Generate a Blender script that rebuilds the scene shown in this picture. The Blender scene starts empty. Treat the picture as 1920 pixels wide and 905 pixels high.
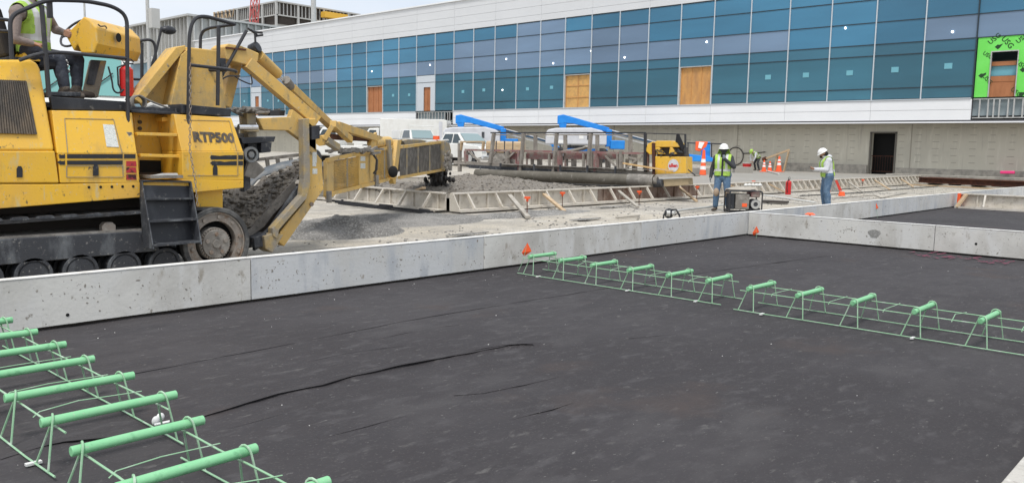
import bpy, bmesh, math, random
from mathutils import Vector, Matrix, noise
random.seed(7)
PI = math.pi
sc = bpy.context.scene
col = sc.collection
# ------------------------------------------------------------------ camera
F, CX, CY, H = 1546.0, 960.0, 452.5, 1.55
def _d(px, py): return Vector((px-CX, -(py-CY), -F)).normalized()
_u = _d(2389, 307); _v = _d(-733, 246); _z = _u.cross(_v).normalized()
_s = (_u+_v).normalized(); _t = (_u-_v).normalized()
_u = (_s+_t)/math.sqrt(2); _v = (_s-_t)/math.sqrt(2)
RM = Matrix((_u, _v, _z))                       # camera -> world
CAM = Vector((0, 0, H))
cd = bpy.data.cameras.new('camera'); cam = bpy.data.objects.new('camera', cd); col.objects.link(cam)
cam.matrix_world = Matrix.Translation(CAM) @ RM.to_4x4()
cd.sensor_width = 36; cd.lens = 36*F/1920; cd.clip_start = 0.05; cd.clip_end = 3000
sc.camera = cam
# ------------------------------------------------------------------ sky and light
w = bpy.data.worlds.new('World'); sc.world = w; w.use_nodes = True
nt = w.node_tree; nt.nodes.clear()
out = nt.nodes.new('ShaderNodeOutputWorld'); bg = nt.nodes.new('ShaderNodeBackground')
sky = nt.nodes.new('ShaderNodeTexSky'); sky.sky_type = 'NISHITA'; sky.sun_disc = False
SUN_EL, SUN_AZ = math.radians(64), math.radians(235)
sky.sun_elevation = SUN_EL; sky.sun_rotation = SUN_AZ; sky.dust_density = 3; sky.air_density = 1.0
mx = nt.nodes.new('ShaderNodeMix'); mx.data_type = 'RGBA'
tc = nt.nodes.new('ShaderNodeTexCoord'); nz = nt.nodes.new('ShaderNodeTexNoise')
mp = nt.nodes.new('ShaderNodeMapping'); mp.inputs['Scale'].default_value = (1, 1, 3.0)
nz.inputs['Scale'].default_value = 2.2; nz.inputs['Detail'].default_value = 5
rp = nt.nodes.new('ShaderNodeValToRGB')
rp.color_ramp.elements[0].position = .35; rp.color_ramp.elements[0].color = (6.7, 7.4, 8.4, 1)
rp.color_ramp.elements[1].position = .68; rp.color_ramp.elements[1].color = (8.8, 8.9, 9.1, 1)
nt.links.new(tc.outputs['Generated'], mp.inputs['Vector']); nt.links.new(mp.outputs[0], nz.inputs['Vector'])
nt.links.new(nz.outputs['Fac'], rp.inputs[0])
mx.inputs[0].default_value = .86
nt.links.new(sky.outputs[0], mx.inputs[6]); nt.links.new(rp.outputs[0], mx.inputs[7])
nt.links.new(mx.outputs[2], bg.inputs[0]); bg.inputs[1].default_value = .092
nt.links.new(bg.outputs[0], out.inputs[0])
sl = bpy.data.lights.new('sun', 'SUN'); sl.energy = 2.0; sl.angle = math.radians(14); sl.color = (1, .97, .93)
so = bpy.data.objects.new('sun', sl); col.objects.link(so)
sdir = Vector((math.sin(SUN_AZ)*math.cos(SUN_EL), math.cos(SUN_AZ)*math.cos(SUN_EL), math.sin(SUN_EL)))
so.rotation_euler = sdir.to_track_quat('Z', 'Y').to_euler()
sc.view_settings.view_transform = 'Standard'; sc.view_settings.look = 'None'
sc.view_settings.exposure = 0.42; sc.view_settings.gamma = 1; sc.view_settings.use_curve_mapping = False

# ------------------------------------------------------------------ pixel -> point on a known plane
def ray(px, py): return RM @ _d(px, py)
def on(px, py, p0, n):
    r = ray(px, py); n = Vector(n); return CAM + r*((Vector(p0)-CAM).dot(n)/r.dot(n))
def atX(px, py, x): return on(px, py, (x, 0, 0), (1, 0, 0))
def atY(px, py, y): return on(px, py, (0, y, 0), (0, 1, 0))
def atZ(px, py, z=0.0): return on(px, py, (0, 0, z), (0, 0, 1))
FW = RM @ Vector((0, 0, -1))
def atD(px, py, d): r = ray(px, py); return CAM + r*(d/r.dot(FW))
def ss(x, a, b): t = min(1, max(0, (x-a)/(b-a))); return t*t*(3-2*t)
def gz(x, y): return .72*ss(x, 22, 40)*ss(y, 16, 32)

# ------------------------------------------------------------------ materials
MATS = {}
def mat(name, c, rough=.6, metal=0, layers=(), bump=0, bscale=30, bdet=6, stretch=(1, 1, 1), coat=0, spec=.5, obj=False, emit=None):
    m = bpy.data.materials.new(name); m.use_nodes = True; t = m.node_tree; N = t.nodes; L = t.links
    b = N['Principled BSDF']; b.inputs['Roughness'].default_value = rough; b.inputs['Metallic'].default_value = metal
    b.inputs['Specular IOR Level'].default_value = spec
    if coat: b.inputs['Coat Weight'].default_value = coat; b.inputs['Coat Roughness'].default_value = .15
    geo = N.new('ShaderNodeNewGeometry'); src = geo.outputs['Position']
    if obj: src = N.new('ShaderNodeTexCoord').outputs['Object']
    cur = None
    for (s, c2, lo, hi, st) in layers:
        mp = N.new('ShaderNodeMapping'); mp.inputs['Scale'].default_value = st or (1, 1, 1)
        mp.inputs['Location'].default_value = (random.random()*9, random.random()*9, random.random()*9)
        L.new(src, mp.inputs['Vector'])
        n = N.new('ShaderNodeTexNoise'); n.inputs['Scale'].default_value = s; n.inputs['Detail'].default_value = 7; n.inputs['Roughness'].default_value = .62
        L.new(mp.outputs[0], n.inputs['Vector'])
        r = N.new('ShaderNodeMapRange'); r.inputs[1].default_value = lo; r.inputs[2].default_value = hi; L.new(n.outputs['Fac'], r.inputs[0])
        x = N.new('ShaderNodeMix'); x.data_type = 'RGBA'; L.new(r.outputs[0], x.inputs[0])
        if cur is None: x.inputs[6].default_value = (*c, 1)
        else: L.new(cur, x.inputs[6])
        x.inputs[7].default_value = (*c2, 1); cur = x.outputs[2]
    if cur: L.new(cur, b.inputs['Base Color'])
    else: b.inputs['Base Color'].default_value = (*c, 1)
    if bump:
        mp = N.new('ShaderNodeMapping'); mp.inputs['Scale'].default_value = stretch; L.new(src, mp.inputs['Vector'])
        n = N.new('ShaderNodeTexNoise'); n.inputs['Scale'].default_value = bscale; n.inputs['Detail'].default_value = bdet
        L.new(mp.outputs[0], n.inputs['Vector'])
        bp = N.new('ShaderNodeBump'); bp.inputs['Strength'].default_value = bump; bp.inputs['Distance'].default_value = .02
        L.new(n.outputs['Fac'], bp.inputs['Height']); L.new(bp.outputs[0], b.inputs['Normal'])
    if emit: b.inputs['Emission Color'].default_value = (*emit[0], 1); b.inputs['Emission Strength'].default_value = emit[1]
    MATS[name] = m; return m
Yl = (.80, .47, .035); GR = (.10, .085, .06)
mat('yellow', Yl, .42, 0, [(1.3, (.72, .42, .07), .42, .66, None), (4, (.50, .32, .09), .55, .70, (1, 1, .35)), (9, (.62, .47, .20), .58, .68, (1, 1, .3)), (18, GR, .63, .72, (1, 1, .6)), (60, (.16, .11, .05), .66, .71, None), (33, (.50, .45, .36), .645, .69, None)], .08, 40, coat=.15)
mat('yellow_dusty', (.68, .43, .11), .6, 0, [(1.6, (.56, .38, .14), .42, .62, None), (5, (.40, .30, .15), .54, .68, (1, 1, .5)), (12, (.22, .17, .10), .61, .70, None), (34, (.48, .43, .35), .62, .69, None)], .2, 60)
mat('yellow_splashed', (.40, .30, .14), .75, 0, [(5, (.28, .25, .20), .40, .56, None), (18, (.36, .33, .28), .58, .7, None)], .4, 50)
mat('black_paint', (.018, .02, .026), .45, 0, [(3, (.06, .065, .075), .5, .72, (1, 1, .35)), (12, (.22, .21, .19), .60, .8, None)], .08, 50)
mat('black_dusty', (.035, .038, .045), .6, 0, [(6, (.13, .14, .15), .5, .7, (1, 1, .4)), (24, (.30, .29, .27), .60, .74, None)], .3, 60)
mat('belt_edge', (.05, .05, .05), .7, 0, [(5, (.13, .13, .125), .45, .62, None)], .2, 30)
mat('belt_dirty', (.12, .11, .10), .8, 0, [(5, (.20, .185, .165), .45, .62, None), (14, (.07, .065, .06), .55, .68, None)], .4, 30)
mat('rubber', (.025, .025, .027), .75, 0, [(7, (.10, .10, .10), .5, .75, None)], .2, 60)
mat('belt_grey', (.13, .15, .17), .7, 0, [(5, (.24, .24, .23), .45, .65, None)], .15, 40)
mat('tube_black', (.03, .03, .034), .42, 0, [(8, (.11, .11, .11), .58, .8, None)])
mat('steel_dirty', (.20, .185, .165), .75, .2, [(6, (.32, .30, .27), .45, .62, None), (15, (.12, .07, .045), .6, .75, None)], .3, 60)
mat('rim_rust', (.26, .23, .20), .7, .15, [(9, (.20, .12, .07), .48, .66, None), (24, (.40, .38, .34), .58, .72, None)], .3, 60)
mat('chrome', (.75, .76, .78), .18, 1, [(10, (.45, .43, .40), .55, .7, None)])
mat('grille', (.07, .06, .05), .7, 0, [(10, (.17, .13, .09), .45, .7, (1, 1, .2))], .3, 60)
mat('dark_hole', (.006, .006, .006), .9)
mat('red_paint', (.55, .02, .02), .35, 0, [(12, (.30, .03, .03), .55, .75, None)])
mat('red_decal', (.45, .03, .04), .4, 0, [(20, (.05, .01, .01), .5, .6, None)])
mat('white_paint', (.78, .78, .76), .45, 0, [(7, (.58, .57, .54), .55, .8, None)])
mat('decal_white', (.72, .73, .68), .5, 0, [(60, (.30, .33, .32), .52, .6, (1, 1, 6))])
mat('rusty_steel', (.12, .045, .025), .85, .2, [(5, (.06, .025, .018), .4, .65, None)], .3, 30)
mat('form_concrete', (.66, .65, .61), .72, 0, [(.9, (.45, .435, .40), .42, .66, None), (3.5, (.64, .635, .61), .50, .62, (1, 1, .35)), (7, (.36, .33, .28), .62, .72, (1, 1, .5)), (14, (.30, .275, .24), .645, .70, (1, 1, .7)), (36, (.16, .14, .12), .66, .70, None)], .12, 30)
mat('form_worn', (.48, .46, .42), .8, 0, [(5, (.36, .34, .30), .45, .6, None), (20, (.60, .58, .54), .55, .68, None), (60, (.18, .16, .14), .62, .70, None)], .4, 60)
mat('form_blue', (.60, .61, .61), .6, 0, [(1.0, (.56, .555, .53), .42, .60, None), (4, (.46, .48, .50), .52, .66, (1, 1, .3)), (9, (.36, .33, .29), .64, .71, None), (26, (.20, .16, .12), .66, .70, None)], .12, 30)
mat('form_edge', (.74, .73, .70), .6, 0, [(6, (.50, .49, .46), .5, .7, None)])
mat('form_steel', (.54, .50, .43), .8, 0, [(2.5, (.62, .58, .52), .45, .65, None), (7, (.36, .32, .27), .55, .70, None), (20, (.22, .13, .08), .64, .74, None)], .3, 40)
mat('form_rust', (.25, .19, .155), .8, 0, [(2.5, (.17, .10, .07), .4, .65, None), (7, (.36, .33, .29), .55, .75, None)], .3, 40)
mat('lumber', (.52, .38, .23), .7, 0, [(3, (.38, .27, .16), .45, .7, (1, 1, 8)), (9, (.46, .42, .36), .55, .75, None)], .1, 40)
mat('lumber_new', (.66, .44, .20), .65, 0, [(4, (.52, .33, .15), .45, .7, (1, 1, 6))])
mat('lumber_grey', (.36, .33, .28), .8, 0, [(4, (.46, .43, .38), .45, .7, None)], .2, 40)
mat('orange', (.90, .12, .03), .5)
mat('green_epoxy', (.215, .54, .275), .5, 0, [(7, (.25, .55, .30), .42, .65, None), (14, (.15, .40, .20), .58, .70, None), (45, (.36, .48, .34), .62, .70, None), (90, (.10, .14, .08), .69, .73, None)], .06, 60)
mat('wire_green', (.29, .50, .31), .5, 0, [(14, (.50, .60, .50), .5, .7, None)])
mat('clip', (.7, .7, .68), .5)
mat('asphalt_dirt', (.4, .38, .35), .9)
mat('gravel', (.49, .44, .355), .92, 0, [(.3, (.34, .315, .275), .40, .58, None), (1.4, (.54, .50, .43), .50, .62, None), (4, (.22, .205, .18), .56, .68, (.35, 1.6, 1)), (26, (.25, .24, .225), .50, .66, None), (70, (.60, .58, .54), .58, .68, None)], .9, 55, 8)
mat('gravel_dark', (.15, .145, .135), .92, 0, [(1.3, (.25, .24, .225), .45, .62, None), (30, (.34, .33, .31), .50, .60, None)], 1, 50, 8)
mat('wet_concrete', (.185, .163, .135), .62, 0, [(2, (.24, .215, .18), .45, .65, None), (16, (.09, .082, .072), .5, .66, None)], 1.0, 26, 8)
mat('wet_dark', (.035, .032, .03), .5, 0, [(16, (.06, .055, .05), .5, .66, None)], 1.0, 26, 8)
mat('slab', (.30, .28, .245), .6, 0, [(.3, (.33, .31, .275), .4, .65, None), (2, (.27, .255, .225), .5, .7, (1, 6, 1))], .1, 40)
mat('panel_white', (.66, .67, .68), .35, .0, [(.25, (.63, .64, .65), .4, .65, None)])
mat('panel_white_low', (.82, .83, .84), .35, .0, [(.3, (.78, .79, .80), .4, .65, None)])
mat('joint', (.10, .10, .11), .8)
mat('mullion', (.60, .64, .67), .35, .3)
mat('transom', (.03, .045, .055), .4, .3)
mat('plywood', (.62, .32, .10), .7, 0, [(2.5, (.45, .23, .09), .4, .65, (1, 1, .4)), (9, (.24, .12, .05), .64, .72, None)])
mat('plywood_pale', (.68, .39, .12), .7, 0, [(3, (.52, .30, .11), .4, .65, None), (8, (.20, .11, .05), .66, .71, None)])
mat('plywood_red', (.42, .17, .07), .7, 0, [(2.5, (.34, .13, .05), .4, .65, (1, 1, .4))])
mat('green_board', (.16, .70, .10), .7, 0, [(.8, (.19, .76, .13), .4, .6, None)])
mat('ink', (.01, .05, .012), .7)
mat('galv', (.50, .50, .48), .5, .3, [(6, (.38, .38, .37), .45, .7, None)])
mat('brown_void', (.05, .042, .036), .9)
mat('foam_wall', (.56, .53, .44), .85, 0, [(.4, (.49, .465, .39), .4, .65, None), (2.2, (.62, .59, .50), .54, .68, (1, 3, .3)), (1.2, (.42, .39, .33), .60, .72, (1, 4, .25))], .1, 20)
mat('block', (.33, .31, .27), .9, 0, [(3, (.20, .19, .17), .4, .65, None)], .2, 20)
mat('tie_soft', (.34, .31, .26), .8)
mat('tie_dark', (.14, .13, .11), .8)
mat('blue_sheet', (.13, .22, .27), .45, .1, [(.3, (.16, .25, .30), .4, .65, (1, 1, .2))])
mat('navy', (.03, .07, .12), .2)
mat('grey_panel', (.48, .48, .46), .7, 0, [(.3, (.42, .42, .40), .4, .65, None)])
mat('boom_blue', (.01, .22, .68), .35, 0, [(3, (.02, .28, .75), .45, .7, None)])
mat('lift_grey', (.60, .61, .64), .4, 0, [(3, (.52, .53, .56), .45, .7, None)])
mat('car_white', (.74, .74, .71), .25, 0, [(2, (.66, .65, .61), .45, .7, None)], coat=.5)
mat('car_glass', (.03, .05, .06), .06, 0, spec=.8)
mat('windshield', (.22, .30, .31), .06, 0, spec=.8)
mat('maroon', (.27, .13, .125), .75, 0, [(4, (.27, .23, .20), .44, .58, None), (12, (.14, .08, .07), .6, .7, None)], .2, 40)
mat('truss_grey', (.25, .225, .195), .8, .1, [(4, (.34, .31, .27), .45, .62, None), (14, (.13, .09, .07), .60, .70, None)], .25, 40)
mat('roller_steel', (.10, .09, .07), .7, .1, [(1.5, (.15, .135, .11), .42, .62, None), (9, (.30, .28, .25), .60, .70, None)], .06, 30)
mat('fabric_blue', (.03, .09, .35), .8); mat('black_cloth', (.015, .015, .018), .9)
mat('skin', (.36, .19, .12), .55); mat('skin_dark', (.20, .10, .065), .55)
mat('sweater', (.22, .18, .165), .9, 0, [(16, (.15, .12, .11), .5, .7, None)], .3, 40)
mat('hood_black', (.035, .038, .042), .9, 0, [(12, (.06, .06, .065), .5, .7, None)], .3, 40)
mat('hood_white', (.62, .63, .66), .85, 0, [(12, (.48, .49, .53), .5, .7, None)], .4, 30)
mat('jeans', (.085, .15, .24), .9, 0, [(7, (.17, .25, .35), .5, .7, None), (25, (.05, .09, .15), .55, .7, None)], .4, 30)
mat('jeans_dark', (.03, .035, .05), .9, 0, [(9, (.07, .08, .10), .5, .7, None), (26, (.18, .18, .18), .66, .7, None)], .4, 30)
mat('boot', (.07, .055, .045), .8, 0, [(12, (.22, .19, .15), .5, .7, None)])
mat('hivis', (.40, .62, .10), .8, 0, [(7, (.28, .44, .08), .46, .62, None)], .3, 30)
mat('reflective', (.55, .56, .55), .5); mat('hardhat', (.80, .80, .77), .3); mat('hair', (.012, .01, .008), .8)
mat('knee_tan', (.36, .27, .19), .8)
mat('cone_white', (.8, .8, .78), .5)
mat('lamp_glow', (.9, .9, .9), .5, emit=((1, .98, .95), 4))
mat('ceiling', (.30, .36, .38), .9); mat('interior_floor', (.28, .30, .30), .8)
mat('pink', (.85, .05, .22), .6); mat('pipe_white', (.66, .66, .63), .5, 0, [(9, (.48, .46, .42), .5, .7, None)])
mat('plastic', (.66, .70, .72), .2); mat('paint_pink', (.34, .05, .12), .9, 0, [(16, (.08, .055, .065), .44, .56, None)])
mat('tan_panel', (.42, .33, .2), .7, 0, [(4, (.34, .27, .17), .4, .65, None)])
mat('crane_red', (.55, .13, .12), .5); mat('yellow_far', (.72, .42, .05), .6)

def glassmat(name, c, tr, rough=.04):
    m = bpy.data.materials.new(name); m.use_nodes = True; t = m.node_tree; N = t.nodes; L = t.links
    b = N['Principled BSDF']; b.inputs['Roughness'].default_value = rough; b.inputs['Specular IOR Level'].default_value = .6
    geo = N.new('ShaderNodeNewGeometry'); n = N.new('ShaderNodeTexNoise'); n.inputs['Scale'].default_value = .13; n.inputs['Detail'].default_value = 3
    mp = N.new('ShaderNodeMapping'); mp.inputs['Scale'].default_value = (1, .6, 3.2); L.new(geo.outputs['Position'], mp.inputs[0]); L.new(mp.outputs[0], n.inputs['Vector'])
    r = N.new('ShaderNodeMapRange'); r.inputs[1].default_value = .3; r.inputs[2].default_value = .7; L.new(n.outputs['Fac'], r.inputs[0])
    x = N.new('ShaderNodeMix'); x.data_type = 'RGBA'; L.new(r.outputs[0], x.inputs[0])  # broad noise paints reflected clouds into the pane tint
    x.inputs[6].default_value = (*[k*.82 for k in c], 1); x.inputs[7].default_value = (*[k*1.15 for k in c], 1); ob = N.new('ShaderNodeObjectInfo'); hs = N.new('ShaderNodeHueSaturation'); mr = N.new('ShaderNodeMapRange'); mr.inputs[3].default_value = .84; mr.inputs[4].default_value = 1.16; L.new(ob.outputs['Random'], mr.inputs[0]); L.new(mr.outputs[0], hs.inputs['Value']); L.new(x.outputs[2], hs.inputs['Color']); L.new(hs.outputs[0], b.inputs['Base Color'])
    oi = N.new('ShaderNodeBump'); n2 = N.new('ShaderNodeTexNoise'); n2.inputs['Scale'].default_value = .5; L.new(geo.outputs['Position'], n2.inputs['Vector'])
    oi.inputs['Strength'].default_value = .12; oi.inputs['Distance'].default_value = .05; L.new(n2.outputs['Fac'], oi.inputs['Height']); L.new(oi.outputs[0], b.inputs['Normal'])
    if tr:
        tp = N.new('ShaderNodeBsdfTransparent'); tp.inputs[0].default_value = (.35, .72, .80, 1); ms = N.new('ShaderNodeMixShader'); ms.inputs[0].default_value = tr
        L.new(b.outputs[0], ms.inputs[1]); L.new(tp.outputs[0], ms.inputs[2]); L.new(ms.outputs[0], N['Material Output'].inputs[0])
    MATS[name] = m
glassmat('glass_teal', (.052, .20, .33), .08); glassmat('glass_view', (.05, .175, .245), .22); glassmat('spandrel', (.155, .235, .345), 0, .12)
glassmat('glass_trans', (.045, .16, .235), .08)
def fabricmat():
    m = mat('fabric', (.041, .0375, .040), .85, 0, [(.5, (.056, .052, .055), .40, .62, None), (2.2, (.044, .041, .044), .50, .68, (.7, 2, 1)),
            (6, (.068, .064, .067), .54, .70, (.8, 1.6, 1)), (1.3, (.064, .060, .062), .56, .72, (.7, 1.3, 1)), (10, (.10, .095, .093), .62, .72, (.6, 1.4, 1)), (26, (.15, .145, .14), .66, .70, (.7, 1.3, 1)), (70, (.085, .08, .078), .59, .68, None), (.7, (.066, .052, .048), .60, .76, None)], .35, 16, 10, stretch=(.8, 1.4, 1), spec=.25)
    for n in m.node_tree.nodes:
        if n.type == 'BUMP': n.inputs['Distance'].default_value = .02
fabricmat()

# ------------------------------------------------------------------ mesh builder
SPLIT = set('interior_column interior_furniture post timber_falsework membrane_flap recess_bolt engine_hardware upper_linkage hose_bundle steel_beam control_joint marker decal muntin opening_frame door_panel floor_structure wiper_and_post antenna_bracket ladder_side corner_trim ripped_threads cover parapet_stud panel_joint guard_rail counterweight_frame batten under_rail eave dark_band upper_wall backing block_course valve'.split())
class MB:
    def __init__(s): s.v = []; s.f = []; s.m = []; s.mi = 0
    def add(s, vs, fs):
        o = len(s.v); s.v += [Vector(v) for v in vs]; s.f += [tuple(i+o for i in f) for f in fs]; s.m += [s.mi]*len(fs); return s
    def box(s, x0, x1, y0, y1, z0, z1):
        return s.add([(x, y, z) for z in (z0, z1) for y in (y0, y1) for x in (x0, x1)], [(0, 2, 3, 1), (4, 5, 7, 6), (0, 1, 5, 4), (2, 6, 7, 3), (0, 4, 6, 2), (1, 3, 7, 5)])
    def beam(s, a, b, w, h=None, up=(0, 0, 1)):
        a = Vector(a); b = Vector(b); h = h or w; d = (b-a).normalized(); u = Vector(up)
        if abs(d.dot(u)) > .98: u = Vector((0, 1, 0))
        r = d.cross(u).normalized(); u = r.cross(d)
        vs = [p+r*(i*w/2)+u*(j*h/2) for p in (a, b) for j in (-1, 1) for i in (-1, 1)]
        return s.add(vs, [(0, 2, 3, 1), (4, 5, 7, 6), (0, 1, 5, 4), (2, 6, 7, 3), (0, 4, 6, 2), (1, 3, 7, 5)])
    def cyl(s, a, b, r, r2=None, n=14, cap=True):
        a = Vector(a); b = Vector(b); r2 = r if r2 is None else r2; d = (b-a).normalized()
        x = d.orthogonal().normalized(); y = d.cross(x)
        vs = [p+(x*math.cos(2*PI*i/n)+y*math.sin(2*PI*i/n))*q for p, q in ((a, r), (b, r2)) for i in range(n)]
        fs = [(i, (i+1) % n, n+(i+1) % n, n+i) for i in range(n)]
        if cap: fs += [tuple(range(n-1, -1, -1)), tuple(range(n, 2*n))]
        return s.add(vs, fs)
    def tube(s, pts, r, n=8, closed=False):
        pts = [Vector(p) for p in pts]; k = len(pts); rings = []; px = None
        for i, p in enumerate(pts):
            if closed: d = pts[(i+1) % k]-pts[i-1]
            else: d = pts[min(i+1, k-1)]-pts[max(i-1, 0)]
            d.normalize()
            x = (px - d*px.dot(d)) if px else d.orthogonal()
            if x.length < 1e-5: x = d.orthogonal()
            x.normalize(); px = x; y = d.cross(x)
            rr = r[i] if isinstance(r, (list, tuple)) else r
            rings.append([p+(x*math.cos(2*PI*j/n)+y*math.sin(2*PI*j/n))*rr for j in range(n)])
        vs = [v for q in rings for v in q]; fs = []
        for i in range(k if closed else k-1):
            a = i*n; b = ((i+1) % k)*n
            fs += [(a+j, a+(j+1) % n, b+(j+1) % n, b+j) for j in range(n)]
        if not closed: fs += [tuple(range(n-1, -1, -1)), tuple((k-1)*n+j for j in range(n))]
        return s.add(vs, fs)
    def pris(s, pts, d):
        pts = [Vector(p) for p in pts]; d = Vector(d); n = len(pts)
        return s.add(pts+[p+d for p in pts], [tuple(range(n)), tuple(range(2*n-1, n-1, -1))]+[(i, n+i, n+(i+1) % n, (i+1) % n) for i in range(n)])
    def quad(s, *p): return s.add(p, [tuple(range(len(p)))])
    def ring(s, c, ax, ro, ri, t, n=40):           # annulus with thickness along ax
        c = Vector(c); ax = Vector(ax).normalized(); x = ax.orthogonal().normalized(); y = ax.cross(x); vs = []
        for k in range(n):
            e = x*math.cos(2*PI*k/n)+y*math.sin(2*PI*k/n)
            vs += [c+e*ro, c+e*ri, c+e*ri+ax*t, c+e*ro+ax*t]
        fs = []
        for k in range(n):
            a = 4*k; b = 4*((k+1) % n)
            for j in range(4): fs.append((a+j, b+j, b+(j+1) % 4, a+(j+1) % 4))
        return s.add(vs, fs)
    def ball(s, c, r, sc_=(1, 1, 1), n=10, m=7):
        vs = []; c = Vector(c)
        for i in range(m+1):
            th = PI*i/m
            for j in range(n):
                ph = 2*PI*j/n; vs.append(c+Vector((math.sin(th)*math.cos(ph)*sc_[0], math.sin(th)*math.sin(ph)*sc_[1], math.cos(th)*sc_[2]))*r)
        return s.add(vs, [(i*n+j, (i+1)*n+j, (i+1)*n+(j+1) % n, i*n+(j+1) % n) for i in range(m) for j in range(n)])
    def islands(s):
        par = list(range(len(s.v)))
        def fd(a):
            while par[a] != a: par[a] = par[par[a]]; a = par[a]
            return a
        for f in s.f:
            for k in f[1:]: par[fd(k)] = fd(f[0])
        g = {}
        for f, mi in zip(s.f, s.m): g.setdefault(fd(f[0]), []).append((f, mi))
        out_ = []
        for fs in g.values():
            m = MB(); mp = {}
            for f, mi in fs:
                for k in f:
                    if k not in mp: mp[k] = len(m.v); m.v.append(s.v[k])
                m.f.append(tuple(mp[k] for k in f)); m.m.append(mi)
            out_.append(m)
        return out_
    def build(s, name, mats, parent=None, bevel=0, smooth=False, seg=2, label=None):
        if name in SPLIT and parent is not None:
            r = None
            for q in s.islands(): r = q.build2(name, mats, parent, bevel, smooth, seg, label)
            return r
        return s.build2(name, mats, parent, bevel, smooth, seg, label)
    def build2(s, name, mats, parent=None, bevel=0, smooth=False, seg=2, label=None):
        me = bpy.data.meshes.new(name); off = Vector((0, 0, 0)); q = parent
        while q is not None: off += q.location; q = q.parent
        me.from_pydata([v-off for v in s.v], [], s.f)
        if not isinstance(mats, (list, tuple)): mats = [mats]
        for m in mats: me.materials.append(MATS[m])
        me.polygons.foreach_set('material_index', s.m)
        bm = bmesh.new(); bm.from_mesh(me); bmesh.ops.recalc_face_normals(bm, faces=bm.faces); bm.to_mesh(me); bm.free()
        if smooth:
            me.polygons.foreach_set('use_smooth', [True]*len(me.polygons))
            me.set_sharp_from_angle(angle=math.radians(42))
        o = bpy.data.objects.new(name, me); col.objects.link(o); o.parent = parent
        if bevel:
            b = o.modifiers.new('b', 'BEVEL'); b.width = bevel; b.segments = seg; b.limit_method = 'ANGLE'; b.angle_limit = math.radians(40)
        if label: o['label'] = label
        return o
def thing(name, label, cat, loc, group=None):
    o = bpy.data.objects.new(name, None); col.objects.link(o); o.location = Vector(loc); o.empty_display_size = .2
    return tag(o, label, cat, group)
def tag(o, label, cat, group=None):
    o['label'] = label; o['category'] = cat
    if group: o['group'] = group
    return o
def kind(o, k): o['kind'] = k; return o
def dup(o, par=None):
    c = o.copy(); col.objects.link(c)
    if par is not None: c.parent = par
    for ch in [x for x in col.objects if x.parent == o]: dup(ch, c)
    return c
def text_mesh(txt, size, origin, xdir, ydir, depth=.004, bold=.0):
    cu = bpy.data.curves.new('t', 'FONT'); cu.body = txt; cu.size = size; cu.extrude = depth/2; cu.offset = bold; cu.align_x = 'CENTER'; cu.align_y = 'CENTER'; cu.resolution_u = 2
    ob = bpy.data.objects.new('t', cu); col.objects.link(ob); dg = bpy.context.evaluated_depsgraph_get(); me = bpy.data.meshes.new_from_object(ob.evaluated_get(dg))
    xd = Vector(xdir).normalized(); yd = Vector(ydir).normalized(); zd = xd.cross(yd); o = Vector(origin)
    vs = [o+xd*v.co.x+yd*v.co.y+zd*v.co.z for v in me.vertices]; fs = [tuple(p.vertices) for p in me.polygons]
    bpy.data.objects.remove(ob); bpy.data.curves.remove(cu); return vs, fs
def arc(a, b, c, n=5):          # rounded corner near b, as points
    a, b, c = Vector(a), Vector(b), Vector(c); return [a.lerp(b, t).lerp(b.lerp(c, t), t) for t in [i/n for i in range(n+1)]]
def rounded(pts, r, n=5):
    pts = [Vector(p) for p in pts]; o = [pts[0]]
    for i in range(1, len(pts)-1):
        a, b, c = pts[i-1], pts[i], pts[i+1]; ra = min(r, (a-b).length*.48); rc = min(r, (c-b).length*.48)
        o += arc(b+(a-b).normalized()*ra, b, b+(c-b).normalized()*rc, n)
    return o+[pts[-1]]
# ================================================================== SETTING
def grid(xs, ys, zf):
    m = MB(); nx = len(xs)
    m.v = [Vector((x, y, zf(x, y))) for y in ys for x in xs]
    m.f = [(j*nx+i, j*nx+i+1, (j+1)*nx+i+1, (j+1)*nx+i) for j in range(len(ys)-1) for i in range(nx-1)]; m.m = [0]*len(m.f); return m
def fr(a, b, st): n = max(1, round((b-a)/st)); return [a+(b-a)*i/n for i in range(n+1)]
def nz3(x, y, s, z=0.0): return noise.noise(Vector((x*s, y*s, z)))
gx = [-900, -200, -40]+fr(-10, 54, .8)+[60, 75, 120, 300, 1200]
gy = [-900, -200, -30]+fr(-6, 50, .8)+[60, 90, 150, 400, 1500]
def gfun(x, y):
    return gz(x, y) + (.02*nz3(x, y, .5)*ss(y, 7.4, 9)-.02)*ss(x, -8, -2) - .10*(1-ss(y, 6.6, 7.4))*ss(x, -1, 0)*(1-ss(x, 33, 34))
o = grid(gx, gy, gfun).build('ground', 'gravel', smooth=True); kind(o, 'structure')
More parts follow.
